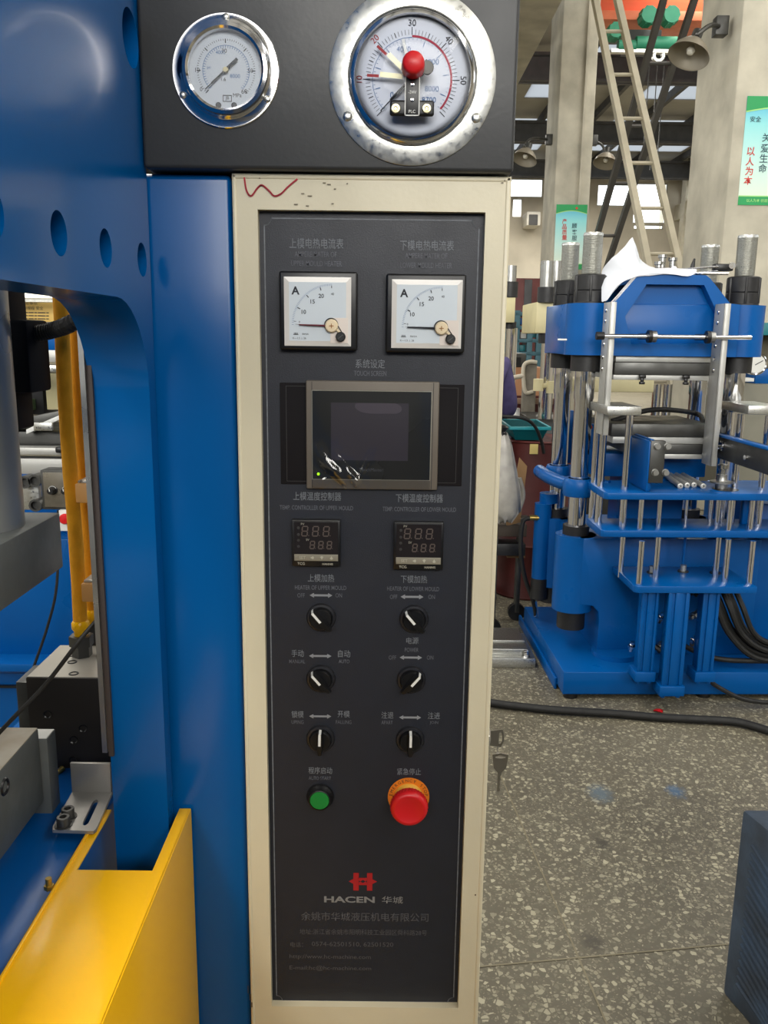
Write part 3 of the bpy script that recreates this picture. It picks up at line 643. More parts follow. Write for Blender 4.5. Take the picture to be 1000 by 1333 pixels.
cap('电源', 537, 834, 9.5, 17); cap('POWER', 536, 846, 6, 19, d_); cap('OFF', 511, 856, 6, 10, d_); cap('ON', 560, 856, 6, 9, d_)
cap('手动', 387.5, 850.5, 10.5, 17); cap('MANUAL', 387, 861, 5.5, 22, d_); cap('自动', 448, 851, 10.5, 17); cap('AUTO', 448, 861, 5.5, 15, d_)
cap('锁模', 387.5, 930, 10.5, 17); cap('UPING', 387.5, 940, 5.5, 17, d_); cap('开模', 447.5, 929.5, 10.5, 17); cap('FALLING', 447.5, 940, 5.5, 22, d_)
cap('注退', 504.5, 931, 10.5, 17); cap('APART', 504, 940.5, 5.5, 16, d_); cap('注进', 565, 931.5, 10.5, 17); cap('JOIN', 565, 941, 5.5, 12, d_)
cap('程序启动', 417, 1003, 10.5, 34); cap('AUTO START', 416.5, 1013, 5.5, 32, d_); cap('紧急停止', 532.5, 1004.5, 10.5, 34)
m_pl = mat('light_grey_print', (128, 128, 128), .6)
cap('HACEN', 455, 1171, 10.5, 75, m_pl, bold=.03); cap('华城', 511, 1171.5, 12, 31, m_pl, bold=.004)
m_p3 = mat('faint_grey_print', (82, 82, 86), .6)
cap('余姚市华城液压机电有限公司', 475, 1193.5, 14.5, 189, m_p3); cap('地址:浙江省余姚市阳明科技工业园区舜科路28号', 473, 1213.5, 9.5, 190, m_p3, bold=0)
cap('电话：', 378, 1229.5, 8.5, 19, m_p3, 'l', 0); cap('0574-62501510, 62501520', 406, 1229, 8.5, 122, m_p3, 'l', 0)
cap('http://www.hc-machine.com', 377, 1245.5, 9, 122, m_p3, 'l', 0); cap('E-mail:hc@hc-machine.com', 377, 1260, 9, 123, m_p3, 'l', 0)
# double arrows
for px, py in ((418, 775), (536.5, 777), (417, 854), (535, 856), (417, 932.5), (534, 934)):
    c = pp(px, py, .0004); L = .0118; h = .0026; k = .0045; t = .0011
    mb = MB(); bmv = [mb.bm.verts.new((c.x+u, c.y, c.z+v)) for u, v in ((-L, 0), (-L+k, h), (-L+k, t), (L-k, t), (L-k, h), (L, 0), (L-k, -h), (L-k, -t), (-L+k, -t), (-L+k, -h))]
    mb.bm.faces.new(bmv[::-1]); obj('double_arrow', mb, mat('arrow_print', (138, 140, 144), .6), face, smooth=0)
# red emblem: two upright bars with notched waists, points outwards and an eye between them
mb = MB(); u = 1/1320
def poly(pts):
    c = pp(472.5, 1147.5, .0004); v = [mb.bm.verts.new((c.x+x*u, c.y, c.z+z*u)) for x, z in pts]; mb.bm.faces.new(v)
for s_ in (-1, 1):
    poly([(s_*x, z) for x, z in ((6, 14), (14, 14), (14, 4), (21, 0), (14, -4), (14, -15), (6, -15), (6, -6), (6, 6))])
    poly([(s_*x, z) for x, z in ((0, 6), (7, 6), (7, 3.5), (4, 0), (0, 2.6))]); poly([(s_*x, z) for x, z in ((0, -6), (7, -6), (7, -3.5), (4, 0), (0, -2.6))])
obj('emblem', mb, m_redp, face, label='red emblem above the maker lettering', smooth=0)
# ---- ammeters
def ammeter(bx0, by0, bx1, by1, wx0, wy0, wx1, wy1, lab, labels, needle_m):
    yf = PY-.0105
    a, b_ = at(bx0, by0, Y=yf), at(bx1, by1, Y=yf)
    am = obj('ammeter', MB().box(a.x, b_.x, yf, PY, b_.z, a.z, .0022, 3), m_blk, cab, label=lab)
    a, b_ = at(wx0, wy0, Y=yf), at(wx1, wy1, Y=yf)
    yw = yf-.0012
    mb = MB(); i = .0048    # pale bevelled frame of the clear cover
    for (p, q, r, s_) in (((a.x, a.z), (b_.x, a.z), (b_.x-i, a.z-i), (a.x+i, a.z-i)), ((b_.x, a.z), (b_.x, b_.z), (b_.x-i, b_.z+i), (b_.x-i, a.z-i)), ((b_.x, b_.z), (a.x, b_.z), (a.x+i, b_.z+i), (b_.x-i, b_.z+i)), ((a.x, b_.z), (a.x, a.z), (a.x+i, a.z-i), (a.x+i, b_.z+i))):
        mb.quad((p[0], yf-.0002, p[1]), (q[0], yf-.0002, q[1]), (r[0], yw, r[1]), (s_[0], yw, s_[1]))
    obj('cover_rim', mb, mat('milky_cover_rim', (226, 222, 216), .3, coat=.3), am, smooth=0)
    obj('dial', MB().box(a.x+i, b_.x-i, yw, yf, b_.z+i, a.z-i), mat('meter_dial_blue_white', (206, 215, 222), .5, var=.02), am, smooth=0)
    cw = b_.x-a.x; ch = a.z-b_.z; fx_ = lambda u_, v_: (a.x+cw*(u_-90)/795, yw-.0003, a.z-ch*(v_-95)/820)
    # warm lower-right quarter disc plate
    p0 = fx_(655, 575); p1 = fx_(880, 912)
    obj('corner_plate', MB().box(fx_(640, 575)[0], b_.x-i*.6, yw-.0003, yw, b_.z+i*.6, p0[2], .0001), mat('warm_corner_plate', (236, 224, 214), .4), am, smooth=0)
    text('dial_letter', 'A', fx_(228, 257), ch*.118, m_ink, am, bold=.03)
    for s_, u_, v_ in labels: text('dial_number', s_, fx_(u_, v_), ch*.06, m_ink, am, bold=.012)
    text('dial_number', '0', fx_(272, 628), ch*.03, m_ink, am); text('dial_number', '40', fx_(665, 293), ch*.034, m_ink, am)
    mb = MB()
    ox, oz = fx_(655, 660)[0], fx_(655, 660)[2]; R = ch*.565
    for k in range(41):
        t = -90+90*(k/40)**.9
        tick(mb, ox, oz, yw-.0004, R, R*1.05, t, .00025)
    obj('fine_scale', mb, m_bink, am, smooth=0)
    mb = MB()
    for t in (-64, -41, -17.5): tick(mb, ox, oz, yw-.0004, R*.92, R, t, .0008)
    tick(mb, ox, oz, yw-.0004, R*.94, R, 0, .0006); tick(mb, ox, oz, yw-.0004, R*.94, R, -85, .0004)
    obj('scale_ticks', mb, m_ink, am, smooth=0)
    for s_, u_, v_, hh, ww in (('K—1.5 ⊥ 26', 270, 822, .028, .2), ('50/5A', 342, 772, .024, .1)): text('dial_note', s_, fx_(u_, v_), ch*hh, m_ink, am, w=cw*ww)
    mb = MB(); tx = fx_(228, 770)
    for dx in (-.0018, -.0008, .0002, .0012): mb.box(tx[0]+dx, tx[0]+dx+.0005, tx[1], tx[1]+.0002, tx[2]-.0004, tx[2]+.001)
    mb.box(tx[0]-.0025, tx[0]+.0025, tx[1], tx[1]+.0002, tx[2]-.001, tx[2]-.0005); obj('coil_symbol', mb, m_ink, am, smooth=0)
    hb = fx_(655, 672); ze = fx_(200, 662)
    mb = MB(); mb.tube([(hb[0], yw-.0024, hb[2]), (ze[0]+(hb[0]-ze[0])*.15, yw-.0024, ze[2])], .00095, 8, rf=lambda t: .0011-.0005*t)
    obj('needle', mb, needle_m, am)
    tick(mb := MB(), hb[0], hb[2], yw-.0022, .03, .0345, -88, .0003); obj('needle_tip', mb, m_ink, am, smooth=0)
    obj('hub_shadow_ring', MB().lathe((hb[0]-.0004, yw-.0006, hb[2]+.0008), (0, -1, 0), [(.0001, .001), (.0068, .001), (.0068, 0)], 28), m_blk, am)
    hub = obj('hub', MB().lathe((hb[0], yw-.002, hb[2]), (0, -1, 0), [(.0001, .0024), (.0052, .0022), (.0062, .0012), (.0064, 0)], 28), mat('cream_hub', (236, 216, 180), .45), am)
    mb = MB(); mb.box(hb[0]-.0022, hb[0]+.0022, yw-.0047, yw-.0043, hb[2]-.0004, hb[2]+.0004); mb.box(hb[0]-.0004, hb[0]+.0004, yw-.0047, yw-.0043, hb[2]-.0022, hb[2]+.0022)
    obj('hub_cross', mb, mat('copper_brown', (180, 130, 80), .5), hub, smooth=0)
    zs = fx_(762, 800)
    mb = MB().tube([(hb[0]+.0045, yw-.002, hb[2]-.003), (zs[0], yw-.002, zs[2]+.003)], .0012, 8); obj('arm', mb, mat('cream_hub', (236, 216, 180)), am)
    mb = MB().tube([(hb[0]+.0062, yw-.003, hb[2]-.000), (zs[0]+.002, yw-.003, zs[2]+.003)], .0005, 6); obj('arm_wire', mb, m_blk, am)
    z_ = obj('zero_screw', MB().lathe((zs[0], yw-.0006, zs[2]), (0, -1, 0), [(.0001, .0042), (.0038, .0042), (.0046, .0032), (.0048, 0)], 28), m_blk, am)
    obj('screw_slot', MB().box(zs[0]-.003, zs[0]+.003, yw-.0052, yw-.0047, zs[2]-.0004, zs[2]+.0004, rot=Matrix.Rotation(math.radians(-38), 3, 'Y')), m_dsteel, z_, smooth=0)
ammeter(363, 352.5, 465, 456.5, 369.5, 360, 457, 451, 'left ammeter with a dark red needle', (('10', 325, 508), ('15', 430, 385), ('20', 532, 317)), mat('dark_red_needle', (96, 22, 40), .5))
ammeter(503, 356, 604.5, 460, 510.5, 363.5, 600, 454, 'right ammeter with a black needle', (('10', 325, 508), ('15', 430, 385), ('20', 532, 317)), m_ink)
# ---- touch screen
yt = PY-.006
a, b_ = pp(364, 498, .0015), pp(397, 630, .0015); c, d = pp(569, 501, .0015), pp(601, 633, .0015)
tsb = obj('touch_screen', MB().box(a.x, d.x, PY-.0015, PY, d.z, a.z, .0006), mat('smoked_cutout_plate', (28, 26, 28), .7, spec=.15), cab, label='touch screen unit with crinkled protective film')
def rect_line(mb, x0, x1, z0, z1, y, w):
    for X0_, X1_, Z0_, Z1_ in ((x0, x1, z1-w, z1), (x0, x1, z0, z0+w), (x0, x0+w, z0, z1), (x1-w, x1, z0, z1)): mb.box(X0_, X1_, y-.0001, y, Z0_, Z1_)
    return mb
m_sl = mat('seam_line', (46, 44, 43), .5)
obj('side_panel_line', rect_line(MB(), a.x+.006, b_.x+.004, d.z+.003, a.z-.003, PY-.0016, .0005), m_sl, tsb, smooth=0)
obj('side_panel_line', rect_line(MB(), c.x-.004, d.x-.006, d.z+.003, a.z-.003, PY-.0016, .0005), m_sl, tsb, smooth=0)
a, b_ = at(396.5, 495, Y=yt), at(573.5, 638.5, Y=yt); b_.x = at(571, 568, Y=yt).x; a.x = at(398.5, 568, Y=yt).x
obj('bezel', MB().box(a.x, b_.x, yt, PY, b_.z, a.z, .0016, 3), m_brown, tsb)
for xx in (a.x+.006, b_.x-.006): obj('bezel_groove', MB().box(xx-.0003, xx+.0003, yt-.0001, yt+.001, b_.z+.001, a.z-.001), m_sl, tsb, smooth=0)
a2, b2 = at(406.5, 508.5, Y=yt), at(562, 625, Y=yt); b2.x = at(560.5, 568, Y=yt).x; a2.x = at(407, 568, Y=yt).x
obj('screen_border', MB().box(a2.x-.0007, b2.x+.0007, yt-.0002, yt+.001, b2.z-.0007, a2.z+.0007, .0), mat('silver_line', (170, 166, 150), .4, .5), tsb, smooth=0)
scr = obj('screen_glass', MB().box(a2.x, b2.x, yt-.0006, yt+.001, b2.z, a2.z), m_scr, tsb, smooth=0)
a3, b3 = at(431, 524, Y=yt), at(531, 600, Y=yt)
obj('display', MB().box(a3.x, b3.x, yt-.0009, yt, b3.z, a3.z), mat('dark_violet_display', (66, 60, 70), .3, var=.05), tsb, smooth=0)
text('caption', 'TouchMaster', at(483, 611.5, Y=yt-.0008), .0032, m_printd, tsb, w=.024)
q = at(414.5, 617, Y=yt-.0007)
obj('power_light', MB().lathe(q, (0, -1, 0), [(.0001, .0004), (.0011, .0003), (.0013, 0)], 14), mat('green_led', (150, 255, 20), .4, emit=2.0), tsb, label='lit green indicator')
# wrinkled clear film over the screen, loose at the lower left
def film():
    bm = bmesh.new(); nx, nz = 70, 54; V = []
    x0, x1 = a2.x-.001, b2.x+.0005; z0, z1 = b_.z+.0005, a2.z+.001
    for j in range(nz+1):
        for i in range(nx+1):
            u, v = i/nx, j/nz; x = x0+(x1-x0)*u; z = z0+(z1-z0)*v
            k = max(0, 1-math.hypot((u-.25)/.5, (v-.1)/.5)); k = k*k*(3-2*k)
            f = abs(noise.noise(Vector((u*4.2+v*2.6, v*2.2-u*1.3, 3))))*2; f2 = abs(noise.noise(Vector((u*9-v*5, v*7+u*5, 9))))
            s1 = math.exp(-(((u-.12)*.86+(v-.3)*.62)/.05)**2)*1.2*max(0, 1-abs(v-.2)/.28)
            s2 = math.exp(-(((u-.33)*.9+(v-.16)*.55)/.035)**2)*1.2*max(0, 1-abs(v-.15)/.26)
            s3 = math.exp(-(((u-.40)-(v-.1)*.35)/.02)**2)*.8*max(0, 1-abs(v-.2)/.25)
            h = .0010+k*(.0022*f+.0014*f2)+.0030*(s1+s2+s3)+.0002*noise.noise(Vector((u*3, v*3, 1)))
            V.append(bm.verts.new((x, yt-h, z)))
    for j in range(nz):
        for i in range(nx): w = nx+1; bm.faces.new((V[j*w+i], V[j*w+i+1], V[(j+1)*w+i+1], V[(j+1)*w+i]))
    mb = MB(); mb.bm.free(); mb.bm = bm; return mb
obj('protective_film', film(), m_film, tsb, smooth=80)
# ---- temperature controllers
def controller(x0, y0, x1, y1, lab):
    yf = PY-.008
    a, b_ = at(x0, y0, Y=yf), at(x1, y1, Y=yf); b_.z = a.z-(b_.x-a.x)*.985
    t = obj('temperature_controller', MB().box(a.x, b_.x, yf, PY, b_.z, a.z, .0012, 2), m_blk, cab, label=lab)
    W_ = b_.x-a.x
    f = lambda u, v, dd=.0002: Vector((a.x+W_*u, yf-dd, a.z-W_*v))
    p, q = f(.055, .045), f(.955, .72); obj('display_window', MB().box(p.x, q.x, yf-.0004, yf, q.z, p.z), mat('controller_window', (36, 32, 32), .2, var=.05), t, smooth=0)
    p, q = f(.05, .005), f(.94, .03); obj('top_highlight_edge', MB().box(p.x, q.x, yf-.0006, yf, q.z, p.z, .0002), m_dsteel, t)
    seg = {'a': ((.1, 1), (.9, 1)), 'g': ((.1, .5), (.9, .5)), 'd': ((.1, 0), (.9, 0)), 'f': ((.05, .95), (.05, .55)), 'b': ((.95, .95), (.95, .55)), 'e': ((.05, .45), (.05, .05)), 'c': ((.95, .45), (.95, .05))}
    for ys, hh, xs in ((.235, .2, (.20, .42, .64)), (.525, .155, (.37, .545, .72))):
        for xu in xs:
            mb = MB(); w_ = W_*hh*.62; hgt = W_*hh
            for s_ in seg.values():
                A = [f(xu, ys, .0006)+Vector((p[0]*w_+p[1]*hgt*.1, 0, (p[1]-.5)*hgt)) for p in s_]
                d = (A[1]-A[0]).normalized(); n_ = Vector((-d.z, 0, d.x))*W_*.011; mb.quad(A[0]-n_, A[1]-n_, A[1]+n_, A[0]+n_)
            mb.box(f(xu, 0).x+w_*1.15, f(xu, 0).x+w_*1.3, yf-.0006, yf-.0005, f(0, ys).z-hgt*.5, f(0, ys).z-hgt*.42)
            obj('digit', mb, mat('unlit_segment', (88, 76, 70), .5), t, smooth=0)
    p, q = f(.05, .725), f(.955, .865); obj('key_strip', MB().box(p.x, q.x, yf-.0007, yf, q.z, p.z, .0002), mat('grey_key_strip', (134, 128, 112), .5), t)
    m_k = mat('key_print', (178, 174, 156), .5)
    for s_, u in (('SET', .22), ('◀', .42), ('▼', .62), ('▲', .82)):
        if s_ == 'SET': text('key_print', s_, f(u, .795, .0009), W_*.06, m_k, t)
        else:
            mb = MB(); c = f(u, .795, .0009); r = W_*.04; o = {'◀': 180, '▼': 270, '▲': 90}[s_]
            mb.quad(*[(c.x+r*math.cos(math.radians(o+k)), c.y, c.z+r*math.sin(math.radians(o+k))) for k in (0, 120, 180, 240)]); obj('key_print', mb, m_k, t, smooth=0)
    m_k2 = mat('brand_print', (170, 166, 150), .5)
    text('brand_print', 'TCG', f(.19, .925), W_*.055, m_k2, t, bold=.01); text('brand_print', 'HANNIS', f(.74, .93), W_*.045, m_k2, t, bold=.02)
    text('brand_print', 'PV', f(.23, .085, .0006), W_*.045, m_k2, t); text('brand_print', 'SV', f(.33, .415, .0006), W_*.045, m_k2, t)
    for v in (.17, .31, .43, .56):
        obj('side_light', MB().lathe(f(.14, v, .0004), (0, -1, 0), [(.0001, .0003), (.0013, .0002), (.0015, 0)], 12), m_sl, t)
controller(379.5, 676.5, 443, 740, 'temperature controller on the left, with a grey key strip')
controller(513, 679.5, 576.5, 742, 'temperature controller on the right, with a grey key strip')
# ---- selector switches, angle of the pointer from upright (clockwise)
def selector(px, py, ang, lab):
    c = pp(px, py); o = Vector((c.x, PY, c.z))
    s_ = obj('selector_switch', MB().lathe(o, (0, -1, 0), [(.0152, 0), (.0152, .0025), (.0142, .0042), (.0122, .0046), (.0114, .0036), (.0108, .0036)], 40), mat('satin_black_ring', (34, 34, 38), .3), cab, label=lab)
    k = obj('knob', MB().lathe(o, (0, -1, 0), [(.0112, .003), (.0112, .009), (.0106, .0098), (.0001, .0098)], 40), m_blk, s_)
    t = math.radians(ang); d = Vector((math.sin(t), 0, math.cos(t))); n_ = Vector((d.z, 0, -d.x))
    mb = MB(); pts = []
    for r_, w_ in ((.0122, .0028), (.0128, .0012)): pts.append((r_, w_))
    out = [(-.0155, -.0022), (-.0165, 0), (-.0155, .0022), (-.004, .0040), (.010, .0034), (.0124, .0024), (.0130, 0), (.0124, -.0024), (.010, -.0034), (-.004, -.0040)]
    lo = [mb.bm.verts.new(o+d*a_+n_*b__+Vector((0, -.009, 0))) for a_, b__ in out]; hi = [mb.bm.verts.new(o+d*a_*.93+n_*b__*.72+Vector((0, -.0185+.006*max(0, (-a_-.004)/.012), 0))) for a_, b__ in out]
    mb.bm.faces.new(lo[::-1]); mb.bm.faces.new(hi)
    for i in range(len(out)): j = (i+1) % len(out); mb.bm.faces.new((lo[i], lo[j], hi[j], hi[i]))
    bmesh.ops.recalc_face_normals(mb.bm, faces=mb.bm.faces); obj('grip', mb, m_blk, s_, smooth=30)
    mb = MB(); w_ = n_*.0013; Yt = Vector((0, -.0188, 0))
    a_, b__ = o+d*(-.0005)+Yt, o+d*.0124+Yt; mb.quad(a_-w_, b__-w_, b__+w_, a_+w_)
    e_ = o+d*.0137+Vector((0, -.009, 0)); mb.quad(b__-w_, e_-w_, e_+w_, b__+w_)
    obj('white_pointer', mb, m_white, s_, smooth=0)
for px, py, ang, lab in ((418.5, 803, -40, 'upper left selector switch, pointer turned left'), (539, 805, -40, 'upper right selector switch, pointer turned left'), (418, 882.5, -40, 'middle left selector switch, pointer turned left'),
                         (535.5, 884, 40, 'middle right selector switch, pointer turned right'), (417.5, 960.5, 2, 'lower left selector switch, pointer upright'), (534, 962, 0, 'lower right selector switch, pointer upright')):
    selector(px, py, ang, lab)
# ---- green start button
c = pp(417, 1036); o = (c.x, PY, c.z)
gbn = obj('start_button', MB().lathe(o, (0, -1, 0), [(.0148, 0), (.0148, .0025), (.0140, .0045), (.0125, .0065), (.0118, .010), (.0108, .0104), (.0108, .006)], 40), m_blk, cab, label='green push button in a black ring')
obj('button_cap', MB().lathe(o, (0, -1, 0), [(.0106, .004), (.0106, .0095), (.0100, .0103), (.0001, .0105)], 40), m_green, gbn)
# ---- emergency stop
c = pp(532, 1037); o = (c.x, PY, c.z)
es = obj('emergency_stop', MB().lathe(o, (0, -1, 0), [(.0226, 0), (.0226, .0009), (.0001, .0009)], 56), m_orange, cab, label='orange ring plate of the emergency stop button')
for i, ch_ in enumerate('EMERGENCY STOP'):
    if ch_ == ' ': continue
    t = math.radians(-82+i*12.6); f = Vector((math.cos(t), 0, -math.sin(t))); uu = Vector((math.sin(t), 0, math.cos(t)))
    text('legend_letter', ch_, Vector(o)+Vector((0, -.0012, 0))+uu*.0196, .0034, m_ink, es, frame=(f, uu))
obj('collar', MB().lathe(o, (0, -1, 0), [(.0160, .0009), (.0160, .003), (.0135, .006), (.0105, .009), (.0105, .014)], 40), mat('yellow_collar', (238, 178, 70), .4), es)
prof = [(.0105, .010), (.0155, .0125), (.0190, .015), (.0197, .018), (.0197, .0235), (.0186, .0262), (.016, .0277), (.0144, .0275), (.0136, .0270), (.0001, .0272)]
hd = obj('mushroom_head', MB().lathe(o, (0, -1, 0), prof, 56), m_red, es, label='red mushroom head')
mb = MB()
for i in range(36):
    t = 2*math.pi*i/36; p = Vector(o)+Vector((.0197*math.cos(t), -.0165, .0197*math.sin(t))); mb.cyl(p, p+Vector((0, -.0065, 0)), .0006, seg=6)
obj('grip_ribs', mb, m_red, hd)
# ---- lock and keys on the right side
yk = .03
kz = at(640, 958, Y=yk)
lk = obj('lock', MB().lathe((X1, yk, kz.z), (1, 0, 0), [(.011, 0), (.011, .003), (.0095, .0045), (.0001, .0045)], 28), m_chrome, cab)
def key(name, top, sz, lab, blade_dir, m):
    k = thing(name, lab, 'key', top, group='keys hanging at the cabinet side')
    return k
m_key = mat('nickel_key', (185, 180, 170), .3, 1.)
a, b_ = at(638, 949, Y=yk), at(655.5, 972, Y=yk)
k1 = thing('key', 'nickel key with a blade stuck in the lock at the cabinet side', 'key', (b_.x-.005, yk, (a.z+b_.z)/2))
zc = (a.z+b_.z)/2; hh = (a.z-b_.z)/2
def frame_prism(outer, inner, y0, y1):
    b = bmesh.new(); n = len(outer); R = []
    for y in (y0, y1):
        R.append(([b.verts.new((p[0], y, p[1])) for p in outer], [b.verts.new((p[0], y, p[1])) for p in inner]))
    for i in range(n):
        j = (i+1) % n
        b.faces.new((R[0][0][i], R[0][0][j], R[0][1][j], R[0][1][i])); b.faces.new((R[1][0][i], R[1][1][i], R[1][1][j], R[1][0][j]))
        b.faces.new((R[0][0][i], R[1][0][i], R[1][0][j], R[0][0][j])); b.faces.new((R[0][1][i], R[0][1][j], R[1][1][j], R[1][1][i]))
    bmesh.ops.recalc_face_normals(b, faces=b.faces); mb = MB(); mb.bm.free(); mb.bm = b; return mb
xl, xr_ = X1+.004, b_.x
obj('bow', frame_prism([(xl, zc+hh*.8), (xr_-.002, zc+hh), (xr_, zc+hh*.4), (xr_, zc-hh*.4), (xr_-.003, zc-hh), (xl, zc-hh*.8)], [(xr_-.0055, zc+hh*.6), (xr_-.0035, zc+hh*.7), (xr_-.002, zc+hh*.3), (xr_-.002, zc-hh*.3), (xr_-.0035, zc-hh*.6), (xr_-.0055, zc-hh*.6)], yk-.001, yk+.001), m_key, k1)
a, b_ = at(641, 981, Y=yk), at(661.5, 996, Y=yk); e = at(647, 1030, Y=yk); xc = at(651, 990, Y=yk).x
k2 = thing('key', 'nickel key hanging blade down on the ring below the lock', 'key', (xc, yk, a.z))
obj('bow', frame_prism([(a.x, a.z-.001), ((a.x+b_.x)/2, a.z+.001), (b_.x, a.z-.001), (b_.x-.002, b_.z-.003), (xc+.003, b_.z-.008), (xc-.003, b_.z-.008), (a.x+.002, b_.z-.003)],
    [(a.x+.003, a.z-.003), ((a.x+b_.x)/2, a.z-.0015), (b_.x-.003, a.z-.003), (b_.x-.0035, a.z-.0045), (xc+.002, a.z-.005), (xc-.002, a.z-.005), (a.x+.0035, a.z-.0045)], yk-.001, yk+.001), m_key, k2)
mb = MB(); zt_ = b_.z-.008; zz = [(xc-.002, zt_), (xc+.002, zt_)]
pts = [(xc-.0022, zt_+.001), (xc+.0022, zt_+.001)]+[(xc+.002-(.001 if i % 2 else 0)-.0006*i/6, zt_-.003-(zt_-.003-e.z)*i/7) for i in range(8)]+[(xc-.002, e.z)]
obj('blade', mb.prism(pts, 'y', yk-.0008, yk+.0008), m_key, k2, smooth=0)
c = at(650.5, 974, Y=yk)
b = MB(); P_ = [(c.x+.003*math.cos(t), yk, c.z+.0085*math.sin(t)) for t in [i*math.pi/10 for i in range(21)]]
obj('key_ring', b.tube(P_, .0006, 6), m_chrome, label='small wire ring joining the two keys at the cabinet side', cat='ring')
# ================================================================ blue moulding press on the right
AN = math.radians(1.5); OB = at(732, 910, Z=0); OB.z = 0
EX = Vector((math.cos(AN), math.sin(AN), 0)); EY = Vector((-math.sin(AN), math.cos(AN), 0))
def L(px, py, y=None, z=None):                    # pixel -> point in the machine's own frame on its plane y= or z=
    d = ray(px, py)
    t = (z-CAM.z)/d.z if z is not None else (y-(CAM-OB).dot(EY))/d.dot(EY)
    P_ = CAM+d*t-OB; return Vector((P_.dot(EX), P_.dot(EY), P_.z))
bp = thing('moulding_press', 'bright blue four-post moulding press standing on the terrazzo beyond the cabinet', 'press', OB, world=False, rotz=AN)
def B(n, x0, x1, y0, y1, z0, z1, m=m_blue2, bev=.004, lab=None, par=None):
    return obj(n, MB().box(x0, x1, y0, y1, z0, z1, bev), m, par or bp, label=lab)
def Cy(n, x, y, z0, z1, r, m, seg=28, lab=None, par=None):
    return obj(n, MB().cyl((x, y, z0), (x, y, z1), r, seg=seg), m, par or bp, label=lab)
B('base', 0, 1.35, 0, .86, .02, .118, bev=.005)
B('base_rail', -.012, .0, .1, .93, .0, .05, m_blue2)
for x, y in ((.04, .03), (.6, .04), (.04, .8)): Cy('levelling_foot', x, y, 0, .02, .03, m_blk)
# body with rounded corner lobes and the arch at the lower left
PXs, PYs = (.09, .716), (.285, .66)
mb = MB().prism([(.09, .34), (.16, .335), (.185, .31), (.19, .27), (.19, .118), (.86, .118), (.86, .632), (.09, .632)], 'y', .2, .7, .004)
obj('lower_body', mb, m_blue2, bp)
for x in PXs:
    for y in PYs:
        Cy('corner_lobe', x, y, .30 if x < .5 else .2, .632, .086, m_blue2, 40)
        Cy('lower_nut', x, y, .215, .305 if x < .5 else .21, .06, m_cast, 28)
        Cy('seal_ring', x, y, .63, .672, .056, m_cast)
        o = obj('guide_post', MB().lathe((x, y, .66), (0, 0, 1), [(.038, 0), (.038, .545), (.041, .55), (.041, .66), (.041, .67)], 32), m_chrome, bp)
        Cy('clamp_nut', x, y, 1.322, 1.388, .062, m_cast)
        mb = MB().lathe((x, y, 1.59), (0, 0, 1), [(.066, 0), (.066, .006), (.064, .008), (.064, .05), (.061, .053), (.064, .056), (.064, .112), (.058, .116), (.04, .116)], 32)
        for k in range(6):
            t = k*math.pi/3+.3; mb.box(x+.063*math.cos(t)-.005, x+.063*math.cos(t)+.005, y+.063*math.sin(t)-.005, y+.063*math.sin(t)+.005, 1.60, 1.70, .001)
        obj('collar_nut', mb, m_cast, bp)
        h0 = 1.706; zt_ = 1.868; pr = [(.0395, 0)]
        n = 34
        for k in range(n): pr += [(.0365, (k+.1)*(zt_-h0-.01)/n), (.0395, (k+.6)*(zt_-h0-.01)/n)]
        pr += [(.0395, zt_-h0-.006), (.037, zt_-h0), (.0001, zt_-h0)]
        obj('threaded_end', MB().lathe((x, y, h0), (0, 0, 1), pr, 28), m_galv, bp)
# crosshead
for x in PXs:
    for y in PYs: Cy('crosshead_lobe', x, y, 1.388, 1.592, .092, m_blue2, 44)
B('crosshead_body', PXs[0], PXs[1], .215, .74, 1.388, 1.592, bev=.006)
B('crosshead_side', -.002, .8, .285, .66, 1.388, 1.592, bev=.006)
yc_ = .175
tl_, tr_ = L(832, 357, y=yc_), L(922, 357, y=yc_); bl_, br_ = L(803, 397, y=yc_), L(948, 398, y=yc_)
zc0, zc1, zc2 = 1.388, 1.592, tl_.z
outl = [(bl_.x-.02, zc0), (br_.x+.05, zc0), (br_.x+.05, zc1), (br_.x+.008, zc1+.004), (tr_.x+.01, zc2-.012), (tr_.x-.008, zc2), (tl_.x+.008, zc2), (tl_.x-.01, zc2-.012), (bl_.x-.008, zc1+.004), (bl_.x-.02, zc1)]
rc = [L(822, 448, y=yc_), L(935, 447, y=yc_), L(936, 412, y=yc_), L(917, 371, y=yc_), L(842, 370, y=yc_), L(814, 412, y=yc_)]
def plate_with_recess(outer, inner, y0, y1):
    b = bmesh.new(); R = []
    for y in (y0, y1):
        o = [b.verts.new((p[0], y, p[1])) for p in outer]; i_ = [b.verts.new((p.x, y, p.z)) for p in inner]
        eo = [b.edges.new((o[k], o[(k+1) % len(o)])) for k in range(len(o))]; ei = [b.edges.new((i_[k], i_[(k+1) % len(i_)])) for k in range(len(i_))]
        bmesh.ops.triangle_fill(b, edges=eo+ei, use_beauty=True); R.append((o, i_))
    for w in (0, 1):
        n = len(R[0][w])
        for k in range(n): b.faces.new((R[0][w][k], R[0][w][(k+1) % n], R[1][w][(k+1) % n], R[1][w][k]))
    bmesh.ops.recalc_face_normals(b, faces=b.faces); mb = MB(); mb.bm.free(); mb.bm = b; return mb
obj('front_web', plate_with_recess(outl, rc, yc_, yc_+.05), m_blue2, bp, smooth=25)
obj('recess_panel', MB().prism([(p[0], p[1]) for p in outl], 'y', yc_+.045, yc_+.06), m_blue2, bp)
obj('rear_web', MB().prism(outl, 'y', .68, .74), m_blue2, bp)
B('crosshead_top', tl_.x, tr_.x, yc_+.05, .72, zc2-.03, zc2-.004)
B('badge', L(726, 441, y=.2).x+.0, L(738, 441, y=.2).x, .195, .2, 1.445, 1.452, m_white, .001)
